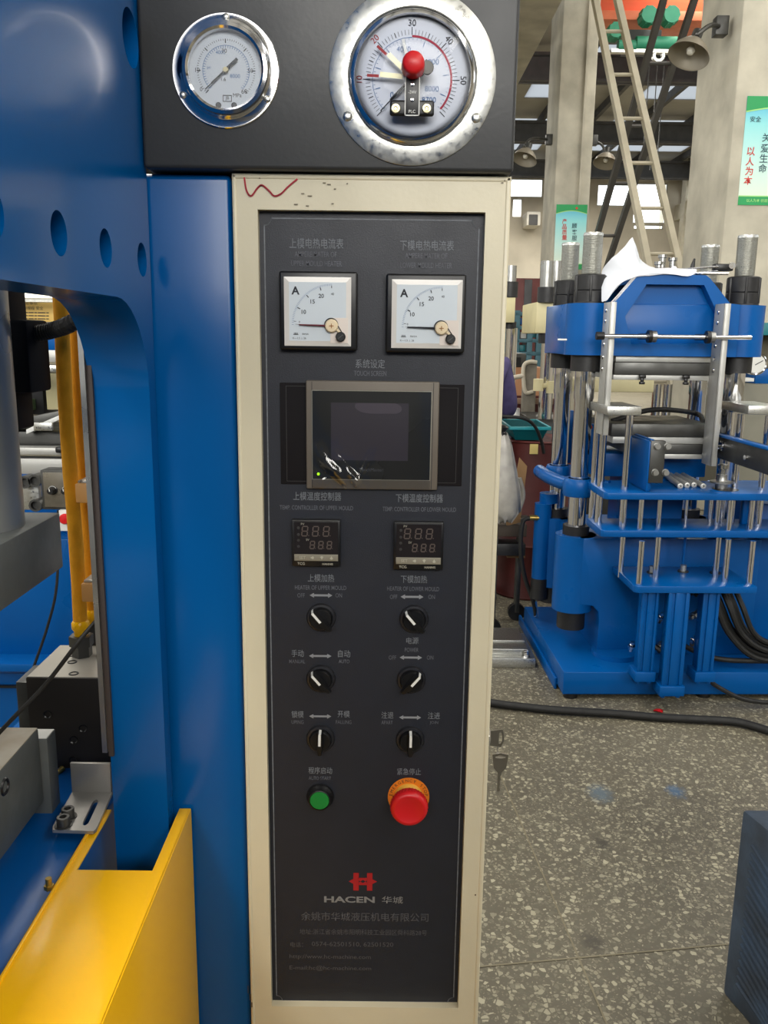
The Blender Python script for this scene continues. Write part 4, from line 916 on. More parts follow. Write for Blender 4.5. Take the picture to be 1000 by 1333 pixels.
# upper heating stack
xa, xb = L(800, 470, y=.2).x, L(943, 475, y=.2).x
B('upper_insulation_plate', xa+.005, xb-.02, .2, .62, 1.364, 1.388, m_alu, .001)
B('upper_platen', xa, xb, .19, .64, 1.314, 1.362, m_dsteel, .002)
B('upper_mould_plate', xa, xb-.03, .2, .62, 1.292, 1.312, m_alu, .001)
for px in (836, 893):
    q = L(px, 490, y=.185)
    h = obj('t_clamp', MB().box(q.x-.013, q.x+.013, .172, .19, 1.300, 1.313, .002).box(q.x-.006, q.x+.006, .175, .187, 1.282, 1.302, .001).box(q.x-.010, q.x+.010, .172, .19, 1.276, 1.286, .002), m_blk, bp)
# lower heating stack and ram
B('lower_platen', .19, .612, .2, .62, 1.062, 1.114, m_dsteel, .002)
B('lower_mould_plate', .2, .605, .21, .6, 1.033, 1.06, m_alu, .001)
B('lower_heating_plate', .26, .62, .2, .6, .992, 1.032, m_dsteel, .002)
B('lower_insulation_plate', .38, .6, .2, .6, .972, .991, m_alu, .001)
B('ram_table', .2, .66, .36, .62, .87, .971)
B('ram', .3, .55, .3, .55, .63, .87)
q0, q1, q2 = L(797, 548, y=.33), L(850, 537, y=.4), L(905, 541, y=.55)
obj('flat_hose', MB().tube(spline([q0+Vector((0, 0, .0)), q1+Vector((0, 0, .012)), q2+Vector((0, 0, .01)), Vector((.61, .3, 1.115))], 8), .011, 10), m_blkr, bp)
# aluminium angle bars with bright screw heads
for nm, pt, zb_ in (('left', 803, 1.08), ('right', 952, .96)):
    x1 = L(pt, 398, y=.08).x; x0 = x1-.024
    ab = obj('angle_bar', MB().box(x0, x1, .08, .088, zb_, 1.592, .001).box(x0, x0+.006, .08, .172, zb_, 1.592, .001), m_alu, bp)
    for z in (1.56, 1.52, 1.43, 1.38, 1.335):
        obj('screw_head', MB().lathe((x0, .135, z), (-1, 0, 0), [(.0001, .004), (.007, .0035), (.009, 0)], 12), m_chrome, ab)
zr_ = L(850, 438, y=.065).z
ra, rb_ = L(783, 437, y=.065).x, L(978, 440, y=.065).x
obj('linkage_rod', MB().cyl((ra, .065, zr_), (rb_, .065, zr_), .0085, seg=20), m_chrome, bp)
obj('rod_end', MB().cyl((ra-.02, .065, zr_), (ra+.01, .065, zr_), .015, seg=12), m_blk, bp)
for px in (849, 925):
    q = L(px, 440, y=.065)
    o = obj('bearing', MB().cyl((q.x-.004, .065, zr_), (q.x+.014, .065, zr_), .022, seg=24), m_steel, bp)
    obj('bearing_bracket', MB().cyl((q.x-.018, .065, zr_), (q.x-.004, .065, zr_), .024, seg=20).box(q.x-.018, q.x-.004, .065, .18, zr_-.012, zr_+.012, .002), m_blk, bp)
# aluminium cross blocks with guide rods
def block(px0, py0, px1, py1, n):
    p, q = L(px0, py0, y=0.0), L(px1, py1, y=0.0)
    B('cross_block', p.x, q.x, 0, .25, q.z, p.z, m_galv, .003)
    return p.x, q.x, q.z
bx0, bx1, bz = block(791, 529, 835, 541, 0)
cx0, cx1, cz_ = block(975, 528, 1019, 540, 1)
def rod(x, y, z0, z1, r=.012, m=m_chrome): Cy('guide_rod', x, y, z0, z1, r, m, 20)
for x0, x1 in ((bx0, bx1), (cx0, cx1)):
    rod(x0+.022, .2, .70, bz, .014); rod(x0+.024, .11, .70, bz, .014); rod(x1-.028, .05, .70, bz, .014)
# shelves
def shelf(n, z1, z0, x0, x1, y0, y1, c=.04):
    obj(n, MB().prism([(x0, y1), (x0, y0+c*.3), (x0+c*.3, y0), (x1, y0), (x1, y1)], 'z', z0, z1, .003), m_blue2, bp)
shelf('upper_shelf', .87, .842, .112, 1.12, -.03, .262)
shelf('middle_shelf', .72, .692, .108, 1.12, -.03, .2)
shelf('lower_shelf', .523, .495, .222, .70, -.13, .16)
# blue casting that ties the posts to the shelf
obj('post_collar', MB().lathe((PXs[0], PYs[0], .80), (0, 0, 1), [(.045, 0), (.062, 0), (.066, .01), (.066, .06), (.058, .075), (.045, .075)], 36), m_blue2, bp)
obj('post_collar', MB().lathe((PXs[0], PYs[1], .80), (0, 0, 1), [(.045, 0), (.056, 0), (.06, .01), (.06, .06), (.054, .075), (.045, .075)], 36), m_blue2, bp)
ca = L(710, 615, y=.5)
obj('collar_link', MB().tube(spline([(.0, .66, .845), (.005, .5, .845), (.05, .36, .838), (.13, .25, .835), (.2, .2, .85)], 6), .03, 12), m_blue2, bp)
obj('collar_web', MB().box(.06, .22, .24, .33, .81, .865, .01), m_blue2, bp)
# more rods between shelves: (px, py, y, z0, z1)
for px, py, y, z0, z1, r in ((834, 672, -.0, .70, .842, .010), (858, 672, .04, .70, .842, .009), (934, 672, .06, .70, .842, .011), (950, 672, -.01, .70, .842, .011), (978, 672, -.0, .70, .842, .011), (893, 672, .12, .7, .842, .006), (925, 665, .14, .7, .842, .009)):
    rod(L(px, py, y=y).x, y, z0, z1, r)
for px, y in ((809, .08), (834, -.10), (855, .0), (933, .0), (946, -.06), (978, -.09)):
    x = L(px, 730, y=y).x
    rod(x, y, .5, .695, .011)
for px, y in ((849, .06), (931, .06), (889, .08)):
    x = L(px, 748, y=y).x
    Cy('rod_coupling', x, y, .523, .552, .013, m_galv, 16); Cy('rod_washer', x, y, .523, .528, .022, m_dsteel, 16)
rod(L(891, 715, y=.1).x, .1, .52, .70, .006, m_blue2)
B('shelf_post', L(966, 665, y=.1).x, L(975, 665, y=.1).x, .09, .12, .72, .842)
# pneumatic cylinders below the lower shelf
for px0, px1, zb_, y0 in ((835, 857, .155, -.085), (869, 897, .112, -.125), (914, 936, .155, -.085)):
    p, q = L(px0, 800, y=y0), L(px1, 800, y=y0); w = q.x-p.x
    c = obj('ejector_cylinder', MB().box(p.x+w*.12, q.x-w*.12, y0+.006, y0+.07, zb_, .495, .004).box(p.x, p.x+w*.2, y0, y0+.012, zb_, .495, .004).box(q.x-w*.2, q.x, y0, y0+.012, zb_, .495, .004).box(p.x+w*.32, q.x-w*.32, y0-.002, y0+.01, zb_, .495, .003), m_blue2, bp)
    obj('end_cap', MB().box(p.x-.008, q.x+.008, y0-.008, y0+.08, zb_-.042, zb_, .004), m_blue2, c)
    for k in (0, 1): obj('bolt', MB().cyl((p.x+.012+k*(w-.024), y0+.012, zb_-.052), (p.x+.012+k*(w-.024), y0+.012, zb_-.04), .009, seg=10), m_blue2, c)
# left arm with bolted steel end plate
p, q = L(845, 572, y=.0), L(845, 632, y=.0)
ax0 = L(812, 565, y=.2).x
B('arm_plate', L(828, 600, y=.22).x-.02, L(828, 600, y=.22).x-.005, .0, .25, .872, 1.075)
e0, e1 = L(851, 574, y=-.02), L(867, 629, y=-.02)
B('arm_side', e0.x-.014, e0.x-.001, -.015, .25, .872, e0.z-.002)
ep = B('arm_end_plate', e0.x-.008, e1.x-.012, -.02, .01, e1.z, e0.z, m_dsteel, .002, lab='bolted steel end plate')
for dz in (.02, .122):
    for dx in (.014, .055): obj('bolt', MB().cyl((e0.x+dx, -.02, e0.z-dz), (e0.x+dx, -.036, e0.z-dz), .011, seg=16).cyl((e0.x+dx, -.02, e0.z-dz), (e0.x+dx+.0, -.022, e0.z-dz), .014, seg=16), m_steel, ep)
obj('bolt_bar', MB().box(e0.x, e0.x+.07, -.014, .0, e0.z-.03, e0.z-.012, .003).box(e0.x, e0.x+.062, -.014, .0, e0.z-.132, e0.z-.115, .003), m_dsteel, ep)
# right arm with bearing stacks
p = L(931, 562, y=.2)
B('arm_channel', p.x, p.x+.014, -.3, .2, p.z-.075, p.z)
B('arm_channel_flange', p.x-.02, p.x+.014, -.3, .2, p.z-.012, p.z)
B('bearing_rail', p.x-.006, p.x, -.3, .2, p.z-.1, p.z-.012, m_dsteel)
for px, py, y in ((944, 580, .1), (990, 596, -.12)):
    q = L(px, py, y=y)
    obj('cam_roller', MB().lathe(q-Vector((.05, 0, 0)), (1, 0, 0), [(.0001, -.01), (.01, -.01), (.01, .01), (.017, .012), (.017, .022), (.012, .024), (.012, .034), (.021, .036), (.021, .05), (.012, .052), (.012, .075), (.0001, .075)], 24), m_chrome, bp)
q = L(940, 624, y=.08)
obj('flange_coupling', MB().lathe((q.x, .08, .872), (0, 0, 1), [(.024, 0), (.024, .02), (.045, .022), (.045, .028), (.022, .03), (.02, .034), (.02, .055), (.013, .057), (.013, .075), (.02, .08), (.02, .095), (.0001, .1)], 28), m_steel, bp)
obj('coupling_recess', MB().cyl((q.x+.01, .06, .8702), (q.x+.01, .06, .8712), .05, seg=28), m_blk, bp)
# loose steel rods on the upper shelf
for i, (px, py) in enumerate(((886, 633), (895, 632), (904, 631.5), (916, 633))):
    a_, b__ = L(px, py, z=.8805), L((861, 866, 872, 880)[i], (614, 613.5, 613, 613)[i], z=.8805)
    a_, b__ = OB+EX*a_.x+EY*a_.y+Vector((0, 0, .8805)), OB+EX*b__.x+EY*b__.y+Vector((0, 0, .8805)); d = (b__-a_).normalized()
    mb = MB().lathe(a_, d, [(.0001, .012), (.0045, .012), (.0045, 0), (.0085, 0), (.0115, .0015), (.0100, (b__-a_).length), (.0001, (b__-a_).length)], 18)
    obj('steel_rod', mb, m_alu, label=['leftmost of the four bare steel rods lying on the blue press shelf', 'second from the left of the four bare steel rods on the blue press shelf', 'third from the left of the four bare steel rods on the blue press shelf', 'rightmost of the four bare steel rods lying on the blue press shelf'][i], cat='rod', group='steel rods on the shelf')
# tank and hoses to the right
B('side_tank', .865, 1.4, .24, .84, .118, .78, m_blue2, .01)
mb = MB()
for i in range(7):
    y = .02+.02*(i % 3); x = .62+.018*i
    obj('hose', MB().tube(spline([(x-.03, y+.1, .50), (x-.01, y, .40), (x+.06, y-.01, .27), (x+.2, y-.01, .17+.01*i), (x+.5, y+.03, .16+.01*i)], 6), .0115, 8), m_blkr, bp)
obj('hose', MB().tube(spline([(.50, .16, .2), (.62, .05, .165), (.8, .02, .16), (1.1, 0.02, .17)], 6), .011, 8), m_blkr, bp)
obj('hose', MB().tube(spline([(.55, .05, .13), (.63, -.05, .07), (.78, -.09, .028), (1.1, -.05, .03), (1.3, -.02, .1)], 6), .009, 8), m_blkr, bp)
for k, (px, py, y) in enumerate(((822, 842, .1), (858, 845, .1), (862, 838, .14), (903, 835, .1), (900, 770, .14), (905, 800, .14), (860, 805, .15))):
    q = L(px, py, y=y)
    obj('hose_fitting', MB().lathe(q, Vector((math.sin(k*2.1), -.5, math.cos(k*2.1))), [(.0001, -.02), (.012, -.02), (.012, 0), (.016, 0), (.016, .012), (.009, .014), (.009, .03), (.0001, .03)], 8), [m_chrome, m_blk, m_steel][k % 3], bp)
Cy('foot_flange', .27, .2, .118, .14, .1, m_blue2, 32)
# rear-left ejector cylinder and its hose
p = L(706, 690, y=.62)
Cy('side_cylinder', p.x, .62, .34, .70, .04, m_blue2); Cy('side_cylinder_top', p.x+.03, .64, .70, .745, .045, m_blue2); Cy('side_cylinder_nut', p.x, .62, .24, .34, .042, m_cast)
q = L(698, 674, y=.6)
obj('hydraulic_hose', MB().tube(spline([q+Vector((-.01, 0, 0)), q+Vector((-.06, 0, -.02)), L(678, 715, y=.6), L(683, 750, y=.62), L(695, 785, y=.66), L(698, 802, y=.68)], 8), .0105, 10), m_blkr, bp)
obj('hose_end', MB().cyl(q+Vector((-.03, 0, 0)), q+Vector((.02, 0, 0)), .013, seg=10), m_brass, bp)
obj('hose_end', MB().cyl(L(696.5, 782, y=.66), L(698, 802, y=.68), .011, seg=10), m_chrome, bp)
q = L(767, 556, y=.3); obj('red_knob', MB().lathe(q, (0, 0, 1), [(.0001, -.014), (.010, -.011), (.0145, 0), (.010, .011), (.0001, .014)], 20), m_red, bp, label='small red ball knob')
for py in (562, 574, 592): pass
B('rear_panel', L(760, 600, y=.42).x, L(789, 600, y=.42).x, .42, .45, .87, 1.09)
for py in (573, 591):
    q = L(778, py, y=.27); obj('black_stud', MB().lathe(q, (-1, -.3, 0), [(.0001, .01), (.012, .01), (.012, -.02)], 16), m_blk, bp)
B('blue_valve', L(734, 560, y=.75).x, L(748, 560, y=.75).x, .75, .8, .87, 1.12)
# limit switches on top
def lsw(px, py, w, y=.3):
    q = L(px, py, y=y); B('limit_switch', q.x, q.x+w, y, y+.04, q.z-.028, q.z, m_blk, .004)
    obj('roller', MB().cyl((q.x+w-.01, y-.008, q.z-.008), (q.x+w-.01, y, q.z-.008), .013, seg=16), m_chrome, bp)
lsw(853, 348, .085); lsw(932, 343, .075); 
p, q = L(865, 352, y=.3), L(935, 347, y=.3)
for dz in (0, .018): obj('air_rod', MB().cyl(p-Vector((0, 0, dz)), q-Vector((0, 0, dz)), .004, seg=8), m_chrome, bp)
p, q = L(905, 356, y=.28), L(948, 356, y=.28); obj('air_rod', MB().cyl(p, q, .006, seg=8), m_chrome, bp)
for px, py in ((858, 342), (876, 337), (863, 333)):
    q = L(px, py, y=.5); obj('air_fitting', MB().lathe((q.x, .5, zc2-.01), (0, 0, 1), [(.014, 0), (.014, q.z-zc2), (.02, q.z-zc2+.002), (.02, q.z-zc2+.014), (.0001, q.z-zc2+.016)], 10), m_steel, bp)
q = L(901, 348, y=.4); mb = MB().tube([q+Vector((0, 0, -.03)), q+Vector((.003, 0, .01)), q+Vector((.008, 0, .035))], .014, 8, rf=lambda t: .014-.010*t); obj('black_plug', mb, m_blk, bp)
# white plastic sheet draped on the crosshead
def drape():
    rows = [[(784, 383, .2), (789, 385, .2), (800, 350+28, .2)], ]
    prof = [(783, 396, .19), (784, 372, .2), (785, 351, .22), (800, 340, .28), (818, 332, .33), (828, 318, .36)]
    # left edge falls down beside the collar, right edge runs along the top to a long tongue
    Aa = [L(783, 392, y=.21), L(783, 370, y=.24), L(784, 352, y=.28), L(795, 338, y=.33), L(810, 324, y=.36), L(823, 309, y=.40)]
    Bb = [L(790, 391, y=.19), L(803, 372, y=.19), L(818, 358, y=.19), L(826, 352, y=.22), L(828, 341, y=.3), L(829, 325, y=.38)]
    Cc = [L(806, 370, y=.175), L(822, 360, y=.175), L(850, 352, y=.18), L(845, 350, y=.24), L(838, 346, y=.32), L(833, 338, y=.38)]
    Dd = [L(830, 359, y=.17), L(860, 357, y=.17), L(897, 359, y=.17), L(905, 350, y=.26), L(870, 352, y=.32), L(840, 347, y=.38)]
    bm = bmesh.new(); G = []
    def cr(P_, t):
        t = min(max(t, 0), .9999)*(len(P_)-1); i = int(t); f = t-i; g = lambda k: P_[min(max(k, 0), len(P_)-1)]
        a, b, c, d = g(i-1), g(i), g(i+1), g(i+2); return .5*((2*b)+(c-a)*f+(2*a-5*b+4*c-d)*f*f+(3*b-a-3*c+d)*f**3)
    nu, nv = 26, 22
    for i in range(nu+1):
        col = [cr(P_, i/nu) for P_ in (Aa, Bb, Cc, Dd)]
        G.append([bm.verts.new(cr(col, j/nv)+Vector((0, -.004, .005*noise.noise(Vector((i*.35, j*.3, 2)))))) for j in range(nv+1)])
    for i in range(nu):
        for j in range(nv): bm.faces.new((G[i][j], G[i+1][j], G[i+1][j+1], G[i][j+1]))
    bmesh.ops.transform(bm, matrix=Matrix.Translation(OB) @ Matrix.Rotation(AN, 4, 'Z'), verts=bm.verts)
    bmesh.ops.solidify(bm, geom=bm.faces[:], thickness=.001); mb = MB(); mb.bm.free(); mb.bm = bm; return mb
obj('plastic_sheet', drape(), mat('white_plastic_sheet', (216, 220, 228), .35, var=.03), label='crumpled white plastic sheet lying on top of the blue moulding press', cat='sheet', smooth=60)
# ================================================================ hall furniture and clutter beyond
# safety banners on the columns
m_pg = mat('banner_green', (40, 160, 92), .45, var=.03); m_pw = mat('banner_white', (226, 240, 226), .45, var=.02)
def banner(name, lab, x0, x1, y, z0, z1, ctx):
    t = thing(name, lab, 'banner', (x0, y, z0), group='safety banners on the columns'); H_ = z1-z0; W_ = x1-x0
    m = MATS.get('banner_gradient')
    if not m:
        m = bpy.data.materials.new('banner_gradient'); m.use_nodes = True; n = m.node_tree.nodes; l = m.node_tree.links
        tc = n.new('ShaderNodeTexCoord'); sp_ = n.new('ShaderNodeSeparateXYZ'); cr_ = n.new('ShaderNodeValToRGB')
        l.new(tc.outputs['Generated'], sp_.inputs[0]); l.new(sp_.outputs[2], cr_.inputs[0]); l.new(cr_.outputs[0], n['Principled BSDF'].inputs['Base Color'])
        e = cr_.color_ramp.elements; e[0].position = 0; e[0].color = lin((232, 242, 222)); e[1].position = 1; e[1].color = lin((52, 176, 222))
        k = e.new(.35); k.color = lin((206, 240, 232)); k = e.new(.75); k.color = lin((150, 226, 228)); n['Principled BSDF'].inputs['Roughness'].default_value = .4; MATS['banner_gradient'] = m
    obj('print_field', MB().box(x0, x1, y-.004, y, z0, z1), m, t, smooth=0)
    mb = MB(); n = 14; pts = [(x0, z1), (x1, z1)]+[(x1-W_*i/n, z1-H_*(.105+.025*math.sin(math.pi*(1-i/n)*1.0)-.0*i)) for i in range(n+1)]
    pts = [(x0, z1), (x1, z1)]+[(x1-W_*i/n, z1-H_*(.135-.045*math.sin(math.pi*(1-i/n)))) for i in range(n+1)]
    obj('green_header', mb.prism(pts, 'y', y-.006, y-.004), m_pg, t, smooth=0)
    mb = MB(); P_ = pts[2:]; 
    for a, b_ in zip(P_, P_[1:]): mb.quad((a[0], y-.0065, a[1]), (b_[0], y-.0065, b_[1]), (b_[0], y-.0065, b_[1]-H_*.012), (a[0], y-.0065, a[1]-H_*.012))
    obj('pale_wave', mb, mat('banner_lime', (170, 230, 140), .5), t, smooth=0)
    obj('green_footer', MB().box(x0, x1, y-.006, y-.004, z0, z0+H_*.08), m_pg, t, smooth=0)
    obj('pale_wave', MB().box(x0, x1, y-.0065, y-.006, z0+H_*.08, z0+H_*.09), mat('banner_lime', (170, 230, 140)), t, smooth=0)
    for s_, px, py, h, m_ in ctx:
        q = at(px, py, Y=y-.007); text('banner_character' if len(s_) == 1 else 'banner_line', s_, q, h*(q.y+.83)/FPX, m_, t, bold=.01)
m_br = mat('banner_red', (214, 52, 44), .5); m_bk = mat('banner_dark', (40, 84, 96), .5)
z1, z0 = at(960, 125, Y=yA).z, at(960, 267, Y=yA).z; x0 = at(963, 200, Y=yA).x+.02
banner('safety_banner', 'blue and green banner with red and dark characters, on the nearer concrete column', x0, x0+.62, yA-.001, z0, z1,
       [('安全', 984, 155, 6.5, m_bk)]+[(c, px, py, 10, m_br) for c, px, py in (('以', 978, 197), ('人', 976.5, 210), ('为', 975.5, 222.5), ('本', 974, 235))]
       +[(c, px, py, 10, m_bk) for c, px, py in (('关', 998, 179), ('爱', 996, 193), ('生', 994.5, 206), ('命', 993, 219))]+[('以人为本 创造安全', 990, 261, 4, mat('banner_lime', (170, 230, 140)))])
z1, z0 = at(742, 267, Y=yB).z, at(742, 351, Y=yB).z; a, b_ = at(722, 300, Y=yB), at(762, 300, Y=yB)
banner('safety_banner', 'smaller-looking blue and green banner on the far concrete column, behind the chrome posts', a.x, b_.x, yB-.051, z0, z1,
       [(c, 735, py, 6, m_br) for c, py in (('产', 288), ('品', 295), ('质', 302), ('量', 309))]+[(c, 748, py, 6, m_bk) for c, py in (('顾', 294), ('客', 302), ('服', 310), ('务', 318))]+[('✦', 751, 271, 4, m_br)])
# ladders crossing in front of the far bay
def ladder(name, lab, tl, tr, bl, br, yt_, yb_, n, m, hw=.03):
    A, B_, C_, D_ = at(*tl, Y=yt_), at(*tr, Y=yt_), at(*bl, Y=yb_), at(*br, Y=yb_)
    def ext(p, q): k = (p.z)/(p.z-q.z); return p+(q-p)*k     # run on to the floor
    fa, fb = ext(A, C_), ext(B_, D_)
    ta, tb = A+(A-C_)*.12, B_+(B_-D_)*.12
    t = thing(name, lab, 'ladder', (fa+fb)/2)
    for p, q in ((fa, ta), (fb, tb)):
        d = q-p; mb = MB(); u_ = d.normalized(); s_ = Vector((1, 0, 0)); w_ = u_.cross(s_).normalized()*.045; s_ = s_*hw
        V = [mb.bm.verts.new(P_+a*s_+b__*w_) for P_ in (p, q) for a, b__ in ((-1, -1), (1, -1), (1, 1), (-1, 1))]
        for f_ in ((0, 1, 2, 3), (7, 6, 5, 4), (0, 4, 5, 1), (1, 5, 6, 2), (2, 6, 7, 3), (3, 7, 4, 0)): mb.bm.faces.new([V[i] for i in f_])
        bmesh.ops.recalc_face_normals(mb.bm, faces=mb.bm.faces); obj('rail', mb, m, t, smooth=0)
    for i in range(n):
        k = (i+.6)/n; obj('rung', MB().cyl(fa+(ta-fa)*k, fb+(tb-fb)*k, .022, seg=8), m, t)
ladder('ladder', 'pale grey ladder leaning in front of the far windows, crossing a dark one', (775, 0), (804, 0), (839, 320), (878, 320), 10.4, 9.4, 11, mat('pale_ladder_paint', (196, 188, 166), .7), .035)
ladder('ladder', 'dark steel ladder leaning the other way, behind the pale ladder', (864, 0), (904, 0), (775, 315), (801, 315), 10.0, 11.6, 9, mat('dark_ladder_steel', (78, 76, 72), .6), .035)
# dome reflector lamps on arms
def dome_lamp(lab, px, py, y, r, arm, tilt):
    c = at(px, py, Y=y); t = thing('dome_lamp', lab, 'lamp', c)
    ax = Vector(tilt).normalized()
    prof = [(r*.22, r*.95), (r*.34, r*.8), (r*.6, r*.62), (r*.85, r*.32), (r, 0), (r*1.04, -.01), (r*.97, 0), (r*.82, r*.30), (r*.57, r*.58), (r*.3, r*.74), (.0001, r*.78)]
    obj('reflector', MB().lathe(c, -ax, prof, 36), mat('grey_reflector', (150, 142, 126), .4, .4), t)
    obj('bulb', MB().lathe(c-ax*r*.35, ax, [(.0001, r*.3), (r*.16, r*.24), (r*.22, r*.08), (r*.12, -r*.15), (.0001, -r*.3)], 20), mat('frosted_bulb', (232, 228, 215), .3), t)
    obj('socket', MB().cyl(c-ax*r*.85, c-ax*r*1.35, r*.26, seg=18), m_dsteel, t)
    P_ = [c-ax*r*1.3]+[at(a, b, Y=yy) for a, b, yy in arm]
    obj('arm', MB().tube(spline(P_, 6), .018, 8), m_dsteel, t)
    p = P_[-1]; obj('wall_bracket', MB().box(p.x-.05, p.x+.05, p.y-.05, p.y+.05, p.z-.07, p.z+.07, .005), m_dsteel, t)
    return t
dome_lamp('large grey dome lamp on an arm fixed to the nearer concrete column', 897, 72, 6.3, .155, [(908, 45, 6.3), (925, 33, 6.4), (938, 35, 6.6)], (-.35, -.25, -.85))
dome_lamp('small grey dome lamp on an arm at the left side of the far column', 683, 207, 11.6, .17, [(684, 188, 11.8), (694, 180, 12.1), (715, 182, 12.4)], (-.3, -.3, -.9))
dome_lamp('pale dome lamp on the right side of the far column, beside the ladders', 788, 212, 12.3, .17, [(788, 199, 12.3), (784, 189, 12.35), (773, 183, 12.4)], (-.2, -.3, -.9))
# overhead crane with green hoist
cy_ = 13.2; cr = thing('overhead_crane', 'orange overhead crane girder with green hoist motors under the roof', 'crane', at(850, 20, Y=cy_))
m_or = mat('orange_girder', (244, 104, 62), .5, var=.03); m_tg = mat('hoist_green', (52, 150, 116), .55)
zl, zu = at(860, 28, Y=cy_).z, at(860, 18, Y=cy_).z
xL, xR = at(772, 20, Y=cy_).x, at(1060, 20, Y=cy_).x
obj('girder', MB().box(xL, xR, cy_, cy_+.5, zu, max(zu+.9, at(850, -12, Y=cy_).z), .01), m_or, cr)
obj('girder_flange', MB().box(xL, xR, cy_-.12, cy_+.62, zl-.02, zu, .005), mat('orange_flange', (240, 132, 92), .5), cr)
for px, py, r in ((843, 22, .115), (872, 22, .115), (800, 42, .105)):
    c = at(px, py, Y=cy_-.4); mb = MB().cyl((c.x, c.y-.12, c.z), (c.x, c.y+.12, c.z), r, seg=20)
    for k in range(10): t_ = k*math.pi/5; mb.box(c.x+r*math.cos(t_)-.012, c.x+r*math.cos(t_)+.012, c.y-.1, c.y+.1, c.z+r*math.sin(t_)-.012, c.z+r*math.sin(t_)+.012)
    obj('hoist_motor', mb, m_tg, cr, smooth=30)
a, b_ = at(828, 52, Y=cy_-.3), at(880, 62, Y=cy_-.3)
obj('hoist_drum', MB().cyl((a.x, a.y, (a.z+b_.z)/2), (b_.x, a.y, (a.z+b_.z)/2), .1, seg=24), m_tg, cr)
a2_, b2_ = at(805, 52, Y=cy_-.3), at(830, 66, Y=cy_-.3); obj('hoist_drum', MB().cyl((a2_.x, a.y, a2_.z-.08), (a.x, a.y, a2_.z-.08), .08, seg=20), m_tg, cr)
a, b_ = at(795, 64, Y=cy_-.3), at(876, 72, Y=cy_-.3); obj('trolley_bar', MB().box(a.x, b_.x, a.y-.05, a.y+.05, b_.z+.02, b_.z+.07), m_galv, cr)
a, b_ = at(817, 38, Y=cy_-.2), at(860, 66, Y=cy_-.2); obj('hoist_frame', MB().box(a.x, b_.x, a.y, a.y+.3, b_.z, a.z, .01), m_beam, cr)
c = at(857, 73, Y=cy_-.3); obj('hook_block', MB().lathe(c, (0, -1, 0), [(.05, -.04), (.09, -.04), (.09, .04), (.05, .04)], 20, close=True), m_galv, cr)
for dx in (-.12, 0, .1): obj('cable', MB().cyl((c.x+dx, c.y, c.z), (c.x+dx, c.y, c.z-1.6), .008, seg=6), m_dsteel, cr)
# crane runway beam with concrete corbel left of the far column
a, b_ = at(673, 40, Y=8.6), at(720, 5, Y=11.8)
rb = thing('runway_beam', 'grey crane runway beam running back to the far column, top left of the bay', 'beam', (1.9, 10, 5))
z0_ = at(698, 45, Y=9.5).z; x_ = at(698, 45, Y=9.5).x
obj('web', MB().box(x_-.5, x_-.04, 6.5, 11.9, z0_, z0_+.9, .01), m_conc, rb)
obj('bottom_flange', MB().box(x_-.6, x_+.06, 6.5, 11.9, z0_-.06, z0_, .01), m_conc, rb)
obj('rail', MB().box(x_-.3, x_-.22, 6.5, 20, z0_+.9, z0_+1.0, .01), m_beam, rb)
# black floor cable, red scraps
P_ = [at(*p, Z=.018) for p in ((600, 905), (640, 915), (720, 924), (800, 929), (860, 934), (920, 937), (960, 940), (1000, 951), (1040, 965))]
fc = obj('floor_cable', MB().tube(spline(P_, 8), .016, 10), m_blkr, label='thick black cable lying across the terrazzo in front of the blue moulding press', cat='cable')
for i, (px, py, w) in enumerate(((857, 926, .022), (936, 940, .026))):
    q = at(px, py, Z=0); z_ = .034 if i else .001
    b = bmesh.new(); vs = [b.verts.new((q.x+w*math.cos(t)*random.uniform(.7, 1.2), q.y+w*math.sin(t)*random.uniform(.7, 1.4), .001+.008*random.random())) for t in [k*math.pi/4 for k in range(8)]]
    b.faces.new(vs); bmesh.ops.solidify(b, geom=b.faces[:], thickness=.002); mb = MB(); mb.bm.free(); mb.bm = b
    obj('plastic_scrap', mb, m_red, label=['small red plastic scrap on the floor behind the black cable', 'small red plastic scrap touching the black cable on its near side'][i], cat='scrap', smooth=0)
# galvanised step block at the cabinet side
a = at(697, 870, Z=0); z_t = .075
sb_ = thing('galvanised_channel', 'stack of galvanised steel channels on the floor beside the blue press base', 'steel', (a.x-.2, a.y, 0))
dep = .34
obj('channel', MB().box(a.x-.6, a.x, a.y, a.y+dep, 0, .045, .003), m_galv, sb_)
obj('channel', MB().box(a.x-.6, a.x-.03, a.y+.04, a.y+dep-.01, .045, .075, .003), m_galv, sb_)
obj('channel_lip', MB().box(a.x-.6, a.x-.03, a.y+.13, a.y+.145, .075, .083, .002), m_galv, sb_)
obj('end_tab', MB().box(a.x-.05, a.x-.03, a.y+.02, a.y+.035, .03, .075, .002), m_chrome, sb_)
# blue-grey grooved steel block at the lower right
hb = thing('grooved_block', 'worn blue-grey steel block with slanting grooves, on the floor at lower right', 'block', (at(945, 1310, Z=0).x+.3, 1.0, 0))
zt_ = .46
c0 = at(966, 1053, Z=zt_); c1 = at(999, 1080, Z=zt_)
m_hb = mat('worn_blue_grey_steel', (64, 82, 104), .5, .2, var=.22, scale=9, col2=(48, 54, 62), bump=.3, bscale=60)
yf_ = c1.y-.02; xl_ = c0.x
fd = Vector((c1.x-c0.x, c1.y-c0.y, 0)); far = Vector((c0.x, c0.y, 0)); near = far+fd*4.2
obj('body', MB().prism([(far.x, far.y), (near.x, near.y), (near.x+.6, near.y), (far.x+.6, far.y)], 'z', 0, zt_, .008), m_hb, hb)
dvec = fd*2.6; dn = fd.normalized(); nn = Vector((dn.y, -dn.x, 0))
if nn.x > 0: nn = -nn
